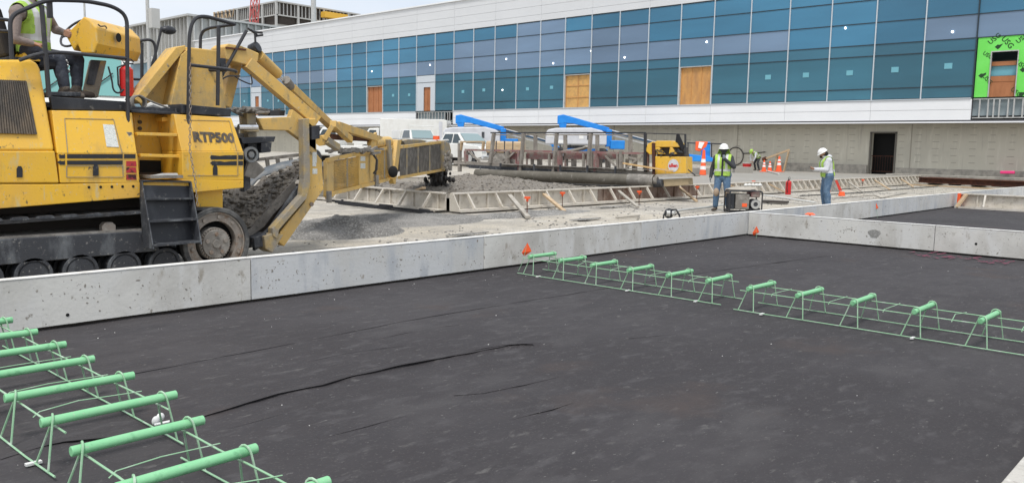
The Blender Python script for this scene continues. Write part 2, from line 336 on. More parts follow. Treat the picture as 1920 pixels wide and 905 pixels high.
# black geotextile sheet with real folds
folds = []
def fold(pts, h, wd): folds.append(([atZ(*p) for p in pts], h, wd))
fold([(330, 800), (400, 783), (520, 745), (600, 728), (700, 705), (800, 683), (880, 668), (950, 655), (1060, 645)], .028, .022)
fold([(0, 868), (120, 838), (300, 815), (360, 800)], .02, .02)
fold([(740, 752), (830, 742), (900, 745), (980, 728), (1100, 700), (1180, 675)], .014, .05)
fold([(600, 828), (700, 800), (820, 775), (900, 768)], .012, .06)
fold([(850, 672), (930, 655), (1000, 650)], .012, .02)
fold([(960, 790), (1030, 772), (1075, 758)], .008, .02)
fold([(600, 676), (700, 662), (720, 655)], .008, .02)
fold([(1080, 885), (1200, 850), (1400, 840)], .006, .03)
fold([(950, 690), (1040, 672), (1100, 662)], .008, .02)
fold([(1300, 430), (1500, 440), (1700, 446)], .008, .03)
seamY = 5.35
def segd(p, a, b):
    ax, ay = a.x, a.y; dx, dy = b.x-ax, b.y-ay; L2 = dx*dx+dy*dy
    t = max(0, min(1, ((p[0]-ax)*dx+(p[1]-ay)*dy)/L2)); return math.hypot(p[0]-ax-t*dx, p[1]-ay-t*dy)
def fabz(x, y):
    z = .014+.008*nz3(x*.5, y*1.5, 1.1)+.0035*nz3(x*.5, y*2, 5, 3)+.006*(1-min(1, 7*abs(nz3(x*.33, y*1.5, 1.3, 7))))*max(0, nz3(x, y, .5, 12)+.25)+.003*(1-min(1, 6*abs(nz3(x*.4+.2*y, y*1.9, 3.1, 17))))
    ys = seamY+.05*nz3(x, 0, .4)
    
    for pts, h, wd in folds:
        if not (min(q.x for q in pts)-.3 < x < max(q.x for q in pts)+.3 and min(q.y for q in pts)-.3 < y < max(q.y for q in pts)+.3): continue
        best = 9; side = 1
        for i in range(len(pts)-1):
            d = segd((x, y), pts[i], pts[i+1])
            if d < best: best = d; a, b = pts[i], pts[i+1]; side = (b.x-a.x)*(y-a.y)-(b.y-a.y)*(x-a.x)
        ww = wd*(2.6 if side > 0 else .8); e = min(1, (x-min(q.x for q in pts))/.3+.3, (max(q.x for q in pts)-x)/.3+.3)
        if best < ww*3: z += h*.7*max(0, e)*math.exp(-(best/ww)**2)*(.8+.5*nz3(x, y, 2.0, 5))
    return z
o = grid(fr(.6, 14.46, .03), fr(-.6, 7.30, .026), fabz).build('fabric_sheet', 'fabric', smooth=True); kind(o, 'structure')
o = grid(fr(14.47, 34, .12), fr(-4, 7.30, .12), lambda x, y: .012+.008*nz3(x, y, 1.1)).build('fabric_sheet', 'fabric', smooth=True); kind(o, 'structure')
# sharp creases: overhanging lips of fabric
def crease(pts, h, taper=.3):
    P = [atZ(*p) for p in pts]; Q_ = []
    for i in range(len(P)-1):
        for k in range(8): Q_.append(P[i].lerp(P[i+1], k/8))
    Q_.append(P[-1]); n = len(Q_); vs = []
    for i, p in enumerate(Q_):
        d = (Q_[min(i+1, n-1)]-Q_[max(i-1, 0)]).normalized(); nn = Vector((-d.y, d.x, 0))
        if nn.y < 0: nn = -nn
        t = i/(n-1); e = min(1, t/taper, (1-t)/taper)*(.75+.5*nz3(p.x, p.y, 2.3, 6)); e = max(.04, e); wv = nn*.012*nz3(p.x, p.y, 4, 2); z0 = fabz(p.x, p.y)
        for a_, b_ in ((.09, -.003), (.045, .45*h), (.010, h), (-.020, .92*h), (-.026, .60*h), (-.004, .18*h), (-.004, -.003)):
            vs.append(Vector((p.x, p.y, z0))+wv+nn*a_*(.4+.6*e)+Vector((0, 0, b_*e)))
    m = MB(); m.add(vs, [(i*7+j, i*7+j+1, (i+1)*7+j+1, (i+1)*7+j) for i in range(n-1) for j in range(6)]); o = m.build('fabric_fold', 'fabric', smooth=True); kind(o, 'structure')
crease([(330, 802), (400, 783), (460, 764), (520, 746), (600, 729), (660, 713), (700, 705), (800, 683), (880, 668), (950, 655)], .016)
crease([(0, 868), (60, 850), (120, 838), (220, 826), (300, 815), (360, 800)], .016)
crease([(850, 745), (905, 742), (980, 727), (1060, 708)], .009, .5); crease([(850, 671), (930, 656), (1000, 651)], .010, .5); crease([(960, 790), (1030, 772), (1075, 758)], .008, .5)
crease([(600, 828), (700, 800), (760, 786)], .008, .5); crease([(400, 812), (480, 792), (560, 770)], .008, .5)
crease([(120, 735), (240, 706), (420, 671), (600, 636), (720, 612), (840, 590), (960, 570), (1060, 555), (1130, 543), (1290, 517), (1440, 496), (1560, 480)], .007, .02)
crease([(560, 684), (640, 668), (700, 658), (760, 651)], .006, .5); crease([(1140, 640), (1220, 632), (1300, 625)], .004, .5); crease([(700, 640), (780, 625), (860, 612)], .004, .5)
# faded pink layout paint and the loose grit on the sheet
m = MB()
random.seed(41)
for k in range(26):
    px = 1705+7.4*k; py = 474+.105*(px-1705)+random.uniform(-4, 4); a = atZ(px, py, .034); b = atZ(px+random.uniform(8, 20), py+random.uniform(-3, 4.5), .034); m.beam(a, b, random.uniform(.012, .03), .0015)
o = m.build('layout_paint', 'paint_pink'); kind(o, 'structure')
m = MB()
for _ in range(150):
    x = random.uniform(1, 13.5); y = random.uniform(-.3, 7.1) if random.random() < .6 else 7.1-abs(random.gauss(0, .35)); r = random.choice([.002, .003, .005])
    if y < 0: y = random.uniform(0, 7)
    m.ball((x, y, fabz(x, y)+r*.5), r*random.uniform(.6, 1.3), (1, 1, .6), 5, 3)
for px, py in [(838, 730), (988, 640), (1310, 645), (640, 450)]:
    pass
o = m.build('loose_grit', 'form_edge'); tag(o, 'scattered pale grit on the black fabric sheet', 'grit'); kind(o, 'stuff')
# finished slab of smooth fresh concrete
m = MB(); m.pris([(23.0, 14.75, .02), (52.9, 15.22, .02), (52.9, 24.5, .02), (23.0, 24.5, .02)], (0, 0, .42))
o = m.build('concrete_slab', 'slab'); kind(o, 'structure')
# gravel heaps
def heap(name, cx, cy, rx, ry, h, mt, label, cat, st=.09, lump=.35, seed=0, k='stuff'):
    def f(x, y):
        d = ((x-cx)/rx)**2+((y-cy)/ry)**2
        e = max(0, 1-d); b = h*e**.8*(1+lump*nz3(x, y, 1.6, seed)+lump*.6*nz3(x, y, 5, seed))
        return gz(x, y)-.03+b+(.02*abs(nz3(x, y, 14, seed)) if e > 0 else 0)
    o = grid(fr(cx-rx, cx+rx, st), fr(cy-ry, cy+ry, st), f).build(name, mt, smooth=False); tag(o, label, cat); kind(o, k)
    for p in o.data.polygons: p.use_smooth = True
    return o
q = atZ(640, 432); heap('gravel_heap', q.x-.25, q.y, 1.5, 1.1, .24, 'gravel_dark', 'low dark gravel heap just behind the long white form beside the placer', 'gravel', .05, .5, 2)
q = atZ(745, 412); heap('gravel_heap', q.x, q.y, 2.3, 1.5, .10, 'gravel_dark', 'thin spread of grey gravel in front of the braced corner form', 'gravel', .07, .5, 4)
q = atZ(900, 405); heap('gravel_heap', q.x+1.3, q.y-.25, 2.6, .5, .09, 'gravel_dark', 'narrow strip of gravel along the foot of the braced forms', 'gravel', .06, .7, 5)
# wet concrete inside the braced forms
def wet(x, y):
    z = .34+.05*nz3(x, y, .9)+.07*nz3(x, y, 2.7, 4)+.045*nz3(x, y, 7, 2)+.02*nz3(x, y, 16)
    z += .03*nz3(x, y, 11, 9); z += .10*math.exp(-((x-16.2)**2+(y-17.9)**2)/2.2)+.25*math.exp(-((x-18.8)**2+(y-17.2)**2)/2.5)+.12*math.exp(-((x-15)**2+(y-20)**2)/3)
    s_ = (x-22.9)*(-.2272)+(y-14.45)*.9738; o_ = -((x-22.9)*.9738+(y-14.45)*.2272); z += .26*math.exp(-((o_-.85)/.38)**2)*ss(s_, 3.6, 5.2)*(1-ss(s_, 7.2, 8))*(1+.5*nz3(x, y, 1.5, 3))
    e = ss(x, 21.6, 22.6); z = z*(1-e)+.43*e
    if y > 21.5: z -= .4*ss(y, 21.5, 22.8)
    if y < 15.0 or x < 14.2: z = min(z, .40)
    return z
o = grid(fr(13.75, 23.0, .045), fr(14.68, 22.8, .045), wet).build('wet_concrete', 'wet_concrete', smooth=True); tag(o, 'lumpy wet grey concrete spread between the braced forms', 'concrete'); kind(o, 'stuff')
m = MB(); random.seed(5)
for _ in range(1800):
    x = random.uniform(14.2, 21.5); y = random.uniform(15.1, 21.5); r = random.uniform(.015, .035); m.ball((x, y, wet(x, y)+r*.2), r, (1.2, 1, .7), 6, 4)
o = m.build('concrete_lump', 'wet_concrete', smooth=True); tag(o, 'clods of wet concrete lying on the fresh pour', 'concrete'); kind(o, 'stuff')
# crumbs of spilled concrete on the work strip between the forms
m = MB(); random.seed(9)
for _ in range(3200):
    x = random.uniform(5.5, 46); y = random.uniform(7.4, 14.0); r = random.uniform(.006, .028)
    if nz3(x, y, .6) < -.05: continue
    m.ball((x, y, gfun(x, y)+r*.3), r, (1.3, 1, .6), 5, 3)
o = m.build('spilled_concrete', 'gravel_dark'); tag(o, 'crumbs of spilled concrete on the gravel strip between the form lines', 'concrete'); kind(o, 'stuff')

# ================================================================== TERMINAL BUILDING
XF = 52.0
ysl = [90.18, 87.93, 85.31, 82.86, 80.38, 77.89, 75.39, 72.98, 70.33, 67.9, 65.33, 62.87, 60.28, 57.68, 55.17, 52.66, 50.06, 47.51, 44.92, 42.33, 39.7, 37.07, 34.48, 31.79, 29.17, 26.45, 23.76, 21.04, 18.32, 15.53, 12.81]
left = [90.18+2.45*i for i in range(7, 0, -1)]
YM = left+ysl+[10.1, 7.4, 4.7, 2.0, -.7, -3.4]
nL = len(left)
YL, YR = YM[0], YM[-1]
ZS = [4.92, 5.57, 7.53, 8.2, 9.5, 10.85, 11.9]
tb = thing('terminal_building', 'long white panelled terminal with two rows of blue glass and unfinished tan ground floor', 'building', (XF, 40, 0))
# structure behind: slabs, roof, back and interior
m = MB(); m.box(XF+.25, 76, YR, YL, 12.1, 14.3); m.box(XF+.25, 76, YR, YL, 3.9, 4.86); m.box(XF+.5, 76, YR, YL, 8.15, 8.3)
m.box(XF+12, XF+12.3, YR, YL, 4.86, 12.1); m.build('floor_structure', 'ceiling', tb)
m = MB(); m.box(XF+.12, XF+.25, YR, YL, 11.95, 14.5); m.box(XF+.12, XF+.25, 12.81, 55.2, 3.6, 4.88); m.box(XF+.12, XF+.25, 60.3, YL, 3.6, 4.88); m.build('backing', 'joint', tb)
def panels(name, mt, z0, z1, joints, y0, y1, x0=XF):
    m = MB(); J = sorted(set([y0]+[j for j in joints if y0 < j < y1]+[y1]))
    for a, b in zip(J, J[1:]): m.box(x0, x0+.1, a+.008, b-.008, z0+.008, z1-.008)
    return m.build(name, mt, tb)
JT = [YM[i] for i in range(0, len(YM), 2)] if (nL+16) % 2 == 0 else [YM[i] for i in range(1, len(YM), 2)]
for a, b in ((11.95, 12.45), (12.45, 13.15), (13.15, 13.85), (13.85, 14.5)): panels('wall_panel', 'panel_white', a, b, JT, YR, YL)
for a, b in ((3.66, 4.25), (4.25, 4.84)):
    panels('wall_panel', 'panel_white_low', a, b, JT, 12.81, 55.2, XF-.05); panels('wall_panel', 'panel_white_low', a, b, JT, 60.35, YL, XF-.05)
m = MB(); m.box(XF-.12, XF+.6, YR, YL, 14.5, 14.62); m.build('parapet_cap', 'panel_white_low', tb)
m = MB(); m.box(XF-.12, XF+.12, YR, YL, 3.50, 3.58); m.build('drip_trim', 'panel_white_low', tb)
m = MB(); m.box(XF-.02, XF+.1, YR, YL, 3.58, 3.655); m.build('shadow_gap', 'joint', tb)
m = MB(); m.box(XF-.1, XF+.1, 12.85, 55.2, 4.845, 4.90); m.box(XF-.1, XF+.1, 60.35, YL, 4.845, 4.90); m.build('sill', 'mullion', tb)
m = MB(); m.box(XF+.12, XF+1.2, YR, YL, 3.52, 3.62); m.build('soffit', 'brown_void', tb)
# window bays
SP = {}
for i in (14, 15, 16, 19, 20, 21): SP[i] = (3, 4)
for i in (17, 18): SP[i] = (3, 4, 5)
for i in (3, 4, 5, 6, 10, 11, 12, 13, 22, 23, 24, 25, 29, 30, 31, 32): SP[i] = (3,)
for i in (0, 1, 2, -1, -2, -4, -5): SP[i] = (3,)
PLY = {19: ('plywood_pale', 7.42), 23: ('plywood', 7.5), 9: ('plywood_red', 7.42)}
DOORBAY = {12: .45, 0: .45}
random.seed(3)
for k in range(len(YM)-1):
    i = k-nL; y1, y0 = YM[k], YM[k+1]
    if y0 < 2.5: continue
    green = i >= 30
    m = MB()
    for r in range(6):
        a, b = ZS[r], ZS[r+1]
        if i in PLY and r in (0, 1): continue
        if i in DOORBAY and r in (0, 1, 2): continue
        if green and r < 3: continue
        m.mi = 1 if r in SP.get(i, ()) else (3 if r == 2 else (2 if r < 3 else 0))
        tl = random.uniform(-.006, .006)
        m.add([(XF+.02+tl, y0+.03, a+.02), (XF+.02-tl, y1-.03, a+.02), (XF+.02-tl+random.uniform(-.004, .004), y1-.03, b-.02), (XF+.02+tl, y0+.03, b-.02)], [(0, 1, 2, 3)])
    wn = m.build('window', ['glass_teal', 'spandrel', 'glass_view', 'glass_trans'], tb)
    m = MB()
    for r in range(7):
        if (i in PLY and r in (0, 1)) or (i in DOORBAY and r in (0, 1)) or (green and r < 3): continue
        m.box(XF-.01, XF+.07, y0+.03, y1-.03, ZS[r]-.022, ZS[r]+.022)
    m.build('muntin', 'transom', wn)
    m = MB(); zb = 8.2 if i > 30 else ZS[0]; m.box(XF-.06, XF+.08, y1-.03, y1+.03, zb-.02, 11.95); m.build('mullion', 'mullion' if i != 30 else 'transom', wn)
    if i in PLY:
        mt, zt = PLY[i]; m = MB(); m.box(XF+.14, XF+.17, y0+.1, y1-.1, 4.92, zt)
        pw = m.build('plywood_panel', mt, tb)
        m = MB(); n = 3 if i != 19 else 2
        for j in range(n+1): yy = y0+.12+(y1-y0-.24)*j/n; m.box(XF+.10, XF+.137, yy-.035, yy+.035, 4.92, zt)
        if i == 19:
            for zz in (5.7, 6.6): m.box(XF+.105, XF+.138, y0+.16, y1-.16, zz-.03, zz+.03)
        m.build('batten', 'plywood' if i != 9 else 'plywood_red', pw)
        m = MB(); m.box(XF-.02, XF+.12, y0+.03, y1-.03, zt, zt+.06); m.box(XF-.02, XF+.3, y0+.03, y0+.1, 4.92, zt); m.box(XF-.02, XF+.3, y1-.1, y1-.03, 4.92, zt); m.build('opening_frame', 'galv', pw)
    if i in DOORBAY:
        m = MB(); wdt = y1-y0; a, b = y0+wdt*.25, y0+wdt*.62; m.mi = 0
        m.box(XF, XF+.06, y0+.03, a, 4.92, 8.18); m.box(XF, XF+.06, b, y1-.03, 4.92, 8.18); m.box(XF, XF+.06, a, b, 7.1, 8.18)
        d = m.build('door_panel', 'mullion', tb)
        m = MB(); m.box(XF+.1, XF+.13, a, b, 4.92, 7.1); m.beam((XF+.08, (a+b)/2, 4.92), (XF+.08, (a+b)/2, 7.1), .05); m.build('plywood_infill', 'plywood_red', d)
# stickers on panes; glowing dots on the outer glass imitate lamps inside
for px, py, s in [(907, 169, .3), (989, 167, .3), (1034, 164, .3), (1440, 145, .36), (1511, 141, .36), (1593, 137, .36), (1678, 131, .38), (1778, 124, .38), (737, 179, .3), (767, 178, .3), (868, 172, .3), (458, 190, .3), (502, 189, .3), (522, 189, .3)]:
    q = atX(px, py, XF); m = MB(); m.box(XF+.0, XF+.012, q.y-s*.55, q.y+s*.55, q.z-s*.42, q.z+s*.42)
    m.build('glass_sticker', 'glass_sticker' if 'glass_sticker' in MATS else mat('glass_sticker', (.16, .42, .50), .4).name, tb)
for px, py in [(949, 111), (1037, 119), (1108, 96), (1171, 108), (1325, 79), (1585, 53), (1786, 60), (806, 122), (697, 134), (942, 169)]:
    q = atX(px, py, XF-.02); m = MB(); m.ball(q, .065, (.35, 1, 1)); m.build('lamp', 'lamp_glow', tb)
# pale interior shapes seen through the lower panes
m = MB()
for y, wd, z in [(48.8, 2.0, 5.6), (43, 3.5, 5.3), (35.5, 3.8, 5.3), (32.6, 1.6, 5.9), (22.5, 2.2, 5.3), (19, 1.4, 5.3), (14.2, 1.8, 5.4), (62, 2.2, 5.8), (30.5, 1.2, 5.2)]:
    m.box(XF+1.2, XF+1.8, y-wd/2, y+wd/2, 4.87, z)
m.build('interior_furniture', 'white_paint', tb)
m = MB()
for y in range(8, 90, 8): m.box(XF+2, XF+2.4, y, y+.4, 4.86, 12.1)
m.build('interior_column', 'white_paint', tb)
# ground floor wall
g = MB(); g.box(XF+1.15, XF+1.5, 18.55, YL, .0, 3.53); g.box(XF+1.15, XF+1.5, YR, 17.15, .0, 3.53); g.box(XF+1.15, XF+1.5, 17.15, 18.55, 2.95, 3.53)
lw = g.build('lower_wall', 'foam_wall', tb)
m = MB(); random.seed(11)
for r in range(7):
    z = .85+r*.4
    y = -2
    while y < 100:
        if not 17.0 < y < 18.8: m.box(XF+1.143, XF+1.1485, y, y+random.uniform(.22, .4), z-.016, z+.016)
        y += .98 if y < 60 else 2
m.build('tie_pattern', 'tie_soft', lw)
m = MB(); m.box(XF+1.0, XF+1.146, 18.7, 26, .44, .98); m.box(XF+1.0, XF+1.146, 8, 17.0, .30, .86); m.build('block_course', 'block', lw)
m = MB()
for y in [16.2, 27.6, 38.1]: m.box(XF+1.135, XF+1.149, y, y+.05, .5, 3.5)
m.build('control_joint', 'tie_soft', lw)
m = MB(); m.box(XF+1.1, XF+1.2, 18.55, 18.65, .4, 3.0); m.box(XF+1.1, XF+1.2, 17.05, 17.15, .4, 3.0); m.box(XF+1.1, XF+1.2, 17.05, 18.65, 2.95, 3.03)
dr = m.build('door_opening', 'tie_dark', tb)
m = MB(); m.box(XF+1.9, XF+2.0, 17, 18.7, .3, 3.1); m.build('dark_interior', 'dark_hole', dr)
m = MB(); m.tube([(XF+1.3, 17.15, 1.55), (XF+1.3, 18.55, 1.55)], .02); m.tube([(XF+1.3, 17.15, .6), (XF+1.3, 18.55, .6)], .02)
for j in range(9): m.tube([(XF+1.3, 17.25+.15*j, .6), (XF+1.3, 17.25+.15*j, 1.55)], .008, 5)
m.build('guard_rail', 'rusty_steel', dr)
# open stud bays under the windows
def studs(y0, y1, z0, z1, seed):
    random.seed(seed); m = MB(); y = y0
    while y <= y1: m.box(XF+.02, XF+.1, y, y+.07, z0, z1); y += random.choice([.42, .42, .28])
    m.box(XF+.015, XF+.105, y0, y1, z0, z0+.06); m.box(XF+.015, XF+.105, y0, y1, z1-.05, z1); m.build('stud_frame', 'galv', tb)
    m = MB(); m.box(XF+.45, XF+.5, y0, y1, z0, z1); m.box(XF+.25, XF+.4, y0+.1, y0+1.2, z0+.3, z1-.1); m.build('stud_backing', 'brown_void', tb)
studs(55.25, 60.3, 3.75, 4.82, 1); studs(6.5, 12.75, 3.75, 4.84, 2)
# green sheathing with a window hole
GY = dict(a=12.76, b=7.0, w0=12.0, w1=10.75)
m = MB(); m.box(XF+.02, XF+.06, 12.0, 12.74, 4.92, 8.2); m.box(XF+.02, XF+.06, 7.0, 10.75, 4.92, 8.2); m.box(XF+.02, XF+.06, 10.75, 12.0, 7.35, 8.2)
gb = m.build('green_sheathing', 'green_board', tb)
m = MB(); m.box(XF-.02, XF+.1, 12.0, 12.06, 4.92, 7.4); m.box(XF-.02, XF+.1, 10.70, 10.75, 4.92, 7.4); m.box(XF-.02, XF+.1, 10.75, 12.0, 7.35, 7.41); m.build('opening_frame', 'galv', gb)
m = MB(); m.box(XF+.1, XF+.14, 10.75, 12.0, 4.92, 5.75); m.box(XF+.08, XF+.12, 10.76, 11.99, 5.75, 6.05); m.build('plywood_infill', 'plywood_red', gb)
m = MB(); m.box(XF+.3, XF+.34, 10.6, 12.1, 6.08, 6.62); m.build('blue_wrap', 'glass_sticker', gb)
m = MB(); m.box(XF+.2, XF+.3, 10.6, 12.1, 6.62, 6.85); m.build('header_board', 'plywood_red', gb)
m = MB()
for px, py, s, ang in [(1865, 65+8, .46, -40), (1889, 80, .5, 50), (1917, 72, .42, -38), (1852, 104, .36, 35), (1851, 149, .42, 50), (1915, 122, .40, 40), (1905, 173, .40, 40)]:
    q = atX(px, py, XF+.012); a = math.radians(-ang)
    xd = Vector((0, -math.cos(a), math.sin(a))); yd = Vector((0, math.sin(a), math.cos(a)))
    vs, fs = text_mesh('USG', s*.8, q, xd, yd, .006, .004); m.add(vs, fs)
for px, py in [(1872, 88), (1841, 142), (1919, 131), (1916, 177)]:
    q = atX(px, py, XF+.013); m.pris([q+Vector((0, .18, .0)), q+Vector((0, .05, .12)), q+Vector((0, -.05, .1)), q+Vector((0, -.22, .16)), q+Vector((0, -.08, -.05)), q+Vector((0, .02, -.14))], (.006, 0, 0))
m.build('printed_lettering', 'ink', gb)

# ---------------- taller wing with blue sheet cladding, left of the terminal
c = atX(355, 27, 51.5); yw = YL+.3; zt = c.z
wg = thing('cladding_wing', 'taller unfinished wing with blue sheet cladding and bare studs under its roof edge', 'building', (51.5, yw+10, 0))
yw = c.y
WE = atX(241, 60, 51.5).y-yw
m = MB(); m.box(51.6, 78, yw, yw+WE, 0, zt-5.4); m.build('wall', 'blue_sheet', wg)
m = MB(); m.box(51.75, 78, yw+.15, yw+WE-.1, zt-5.4, zt-.3); m.build('upper_wall', 'grey_panel', wg)
m = MB(); m.box(51.0, 78.4, yw-.5, yw+WE+.4, zt-.25, zt); m.build('roof_edge', 'galv', wg)
m = MB(); random.seed(4)
for j in range(int(WE/1.1)):
    y = yw+.1+j*1.1; m.box(51.35, 51.74, y, y+(.36 if j % 4 == 0 else .13), zt-4.6, zt-.26)
for j in range(24): m.box(51.9+j*1.1, 52.2+j*1.1-.12, yw-.25, yw+.1, zt-4.2, zt-.26)
m.build('stud', 'galv', wg)
m = MB()
for j in range(0, int(WE/1.1)-3, 4): y = yw+j*1.1; m.pris([(51.2, y, zt-5.4), (51.2, y+4.2, zt-5.4), (51.2, y+2.3, zt-4.7)], (.38, 0, 0))
m.build('membrane_flap', 'grey_panel', wg)
m = MB()
for j in range(int(WE/3)): m.box(51.55, 51.597, yw+3*j, yw+3*j+.1, .5, zt-5.4)
m.build('sheet_seam', 'tie_dark', wg)
m = MB(); m.box(52.5, 58, yw-.06, yw+.0, zt-8.6, zt-5.4); m.build('corner_glass', 'navy', wg)
# ---------------- far penthouse block with bare metal studs
XB = 96.0
c = atX(518, 1, XB)
ph = thing('stud_penthouse', 'grey rooftop block framed in bare metal studs with an orange platform below its eave', 'building', (XB, c.y, 0))
H2 = c.z; eL = atX(400, 30, XB).y
rR = atY(672, 30, c.y).x
m = MB(); m.box(XB+.8, rR, c.y+.8, eL, 0, H2-1.6); m.build('wall', 'grey_panel', ph)
m = MB(); m.box(XB, rR+.5, c.y-.2, eL, H2-.3, H2); m.box(XB+.05, XB+.3, c.y, eL, H2-3.0, H2-2.75); m.box(XB+.05, rR, c.y, c.y+.25, H2-3.0, H2-2.75); m.build('eave', 'galv', ph)
m = MB()
y = c.y
while y < eL: m.box(XB+.3, XB+.45, y, y+.22, H2-2.8, H2-.3); y += .8
x = XB
while x < rR: m.box(x, x+.22, c.y+.3, c.y+.45, H2-2.8, H2-.3); x += .9
m.build('parapet_stud', 'galv', ph)
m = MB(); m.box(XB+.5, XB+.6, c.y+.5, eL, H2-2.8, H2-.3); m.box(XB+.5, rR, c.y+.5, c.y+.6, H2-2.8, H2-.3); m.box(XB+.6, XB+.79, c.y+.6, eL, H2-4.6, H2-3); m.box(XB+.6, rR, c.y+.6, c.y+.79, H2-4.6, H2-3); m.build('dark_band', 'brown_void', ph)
m = MB()
y = c.y
while y < eL: m.box(XB-.1, XB+.25, y, y+.5, 0, H2-.3); y += 5.2
x = XB+5
while x < rR: m.box(x, x+.5, c.y-.1, c.y+.25, 0, H2-.3); x += 6.5
m.build('post', 'galv', ph)
qa = atY(603, 33, c.y-.6); qb = atY(628, 22, c.y-.6)
m = MB(); m.box(qa.x, qb.x+2.5, c.y-1.9, c.y-.3, qa.z, qa.z+1.2); m.build('orange_platform', 'yellow_far', ph)
m = MB()
for j in range(11):
    q = atX(400+j*3.6, 38-j*.6, XB-.4); m.beam(q, q+Vector((0, -.7+1.4*(j % 2), 1.7)), .16)
m.build('timber_falsework', 'lumber', ph)
# crane mast, light poles
q0 = atX(463, 45, 90); q1 = atX(480, -25, 90)
m = MB()
wdt = 1.3; N = 12
for sx in (-1, 1):
    for sy in (-1, 1): m.beam(Vector((q0.x+sx*.6, q0.y+sy*.6, q0.z-18)), Vector((q1.x+sx*.6, q1.y+sy*.6, q1.z)), .16)
for j in range(N):
    a = Vector((q0.x, q0.y, q0.z-18)).lerp(q1, j/N); b = Vector((q0.x, q0.y, q0.z-18)).lerp(q1, (j+1)/N); s = 1 if j % 2 else -1
    for e in (-.6, .6): m.beam(a+Vector((e, .6*s, 0)), b+Vector((e, -.6*s, 0)), .12); m.beam(a+Vector((.6*s, e, 0)), b+Vector((-.6*s, e, 0)), .12)
o = m.build('crane_boom', 'crane_red'); tag(o, 'red lattice crane boom rising behind the stud framed roof', 'crane')
for px, py, dd, lab, nm in [(277, 30, 100, 'grey light pole with a box at its base above the cladding wing', 1), (588, 40, 92, 'thick pale pole standing in front of the stud framed roof block', 0), (160, 60, 60, 'thin light pole rising behind the operator console', 0)]:
    q = atD(px, py, dd); r = .22 if px != 160 else .07
    if px == 588: r = .30
    t = thing('light_pole', lab, 'pole', (q.x, q.y, 0))
    m = MB(); m.cyl((q.x, q.y, 0), (q.x, q.y, q.z+12), r*1.2, r*.8, 12); m.build('pole', 'galv', t, smooth=True)
    m = MB(); m.cyl((q.x, q.y, 0), (q.x, q.y, .3), r*2, r*2, 12); m.build('base', 'grey_panel', t)
    if nm: m = MB(); m.box(q.x-.1, q.x+.9, q.y-1.3, q.y-.4, q.z-1.5, q.z+.8); m.build('box', 'grey_panel', t)
# ================================================================== FORMS
FH = .46
def slab_form(x0, x1, y0, y1, label, mt='form_concrete', horiz='x', back=1, group='smooth paving forms around the black sheet', seed=0):
    """concrete-coated steel form: face, thin bright top edge, ribs behind"""
    cx_, cy_ = (x0+x1)/2, (y0+y1)/2
    t = thing('paving_form', label, 'paving form', (cx_, cy_, 0), group)
    g = .006
    if horiz == 'x':
        m = MB(); m.box(x0+g, x1-g, y0, y0+.03, .045, FH-.012); m.build('face_panel', mt, t, bevel=.003)
        m = MB(); m.box(x0+g, x1-g, y0-.004, y0+.085, FH-.011, FH); m.build('top_edge', 'form_edge', t, bevel=.004)
        m = MB(); m.box(x0+g, x1-g, y0+.06, y0+.16, .015, .05); m.build('bottom_flange', 'brown_void', t)  # flange coloured near black: paints the shade in the gap under the face
        n = 3; 
        for i in range(n): xx = x0+(x1-x0)*(i+.5)/n; m = MB(); m.box(xx-.02, xx+.02, y0+.031, y0+.08, .035, FH-.013); m.build('rib', 'form_steel', t)
    else:
        m = MB(); m.box(x0, x0+.03, y0+g, y1-g, .045, FH-.012); m.build('face_panel', mt, t, bevel=.003)
        m = MB(); m.box(x0-.004, x0+.085, y0+g, y1-g, FH-.011, FH); m.build('top_edge', 'form_edge', t, bevel=.004)
        m = MB(); m.box(x0+.06, x0+.16, y0+g, y1-g, .015, .05); m.build('bottom_flange', 'brown_void', t)  # same dark flange, gap shade put into its colour
        for i in range(3): yy = y0+(y1-y0)*(i+.5)/3; m = MB(); m.box(x0+.031, x0+.08, yy-.02, yy+.02, .035, FH-.013); m.build('rib', 'form_steel', t)
    return t
AX = [.9, 4.12, 7.34, 10.85, 14.36, 17.6, 20.9, 24.3, 27.7, 31.0, 34.3, 37.6, 40.9, 44.2]
AL = ['pale smooth form beside the near green dowel basket, below the placer tracks',
      'bluish grey smooth form just right of the joint below the idler wheel',
      'pale pitted form behind the orange flag where the far dowel row starts',
      'clean light grey form ending at the corner where two form lines meet',
      'light grey form just past the corner, in front of the portable generator',
      'stained grey form in front of the worker reading a phone',
      'grey form carrying the small orange flag on its inner face',
      'plain grey form ending where the short braced form butts against it']
AM = ['form_concrete', 'form_blue', 'form_concrete', 'form_blue', 'form_blue', 'form_concrete', 'form_blue', 'form_blue', 'form_blue', 'form_blue', 'form_blue', 'form_blue', 'form_blue']
for i in range(len(AX)-1):
    slab_form(AX[i], AX[i+1], 7.2, 7.2, AL[i] if i < len(AL) else 'bluish grey form in the far stretch beyond the braced cross form', AM[i])
BY = [7.17, 3.93, .6, -2.7]
for i, (lb, mm) in enumerate([('pitted concrete grey cross form with a grey oval stain, starting at the corner', 'form_concrete'), ('cross form with one dark bolt hole beside the faded pink paint', 'form_concrete'), ('cross form running out of frame past the pink paint', 'form_concrete')]):
    slab_form(14.38, 14.38, BY[i+1], BY[i], lb, mm, 'y')
kf = slab_form(3.05, 14.3, .5, .5, 'near corner of a form with a worn white top edge beside the camera', 'form_concrete')
for o in [x for x in col.objects if x.parent == kf]: o.data.materials[0] = MATS['form_worn']
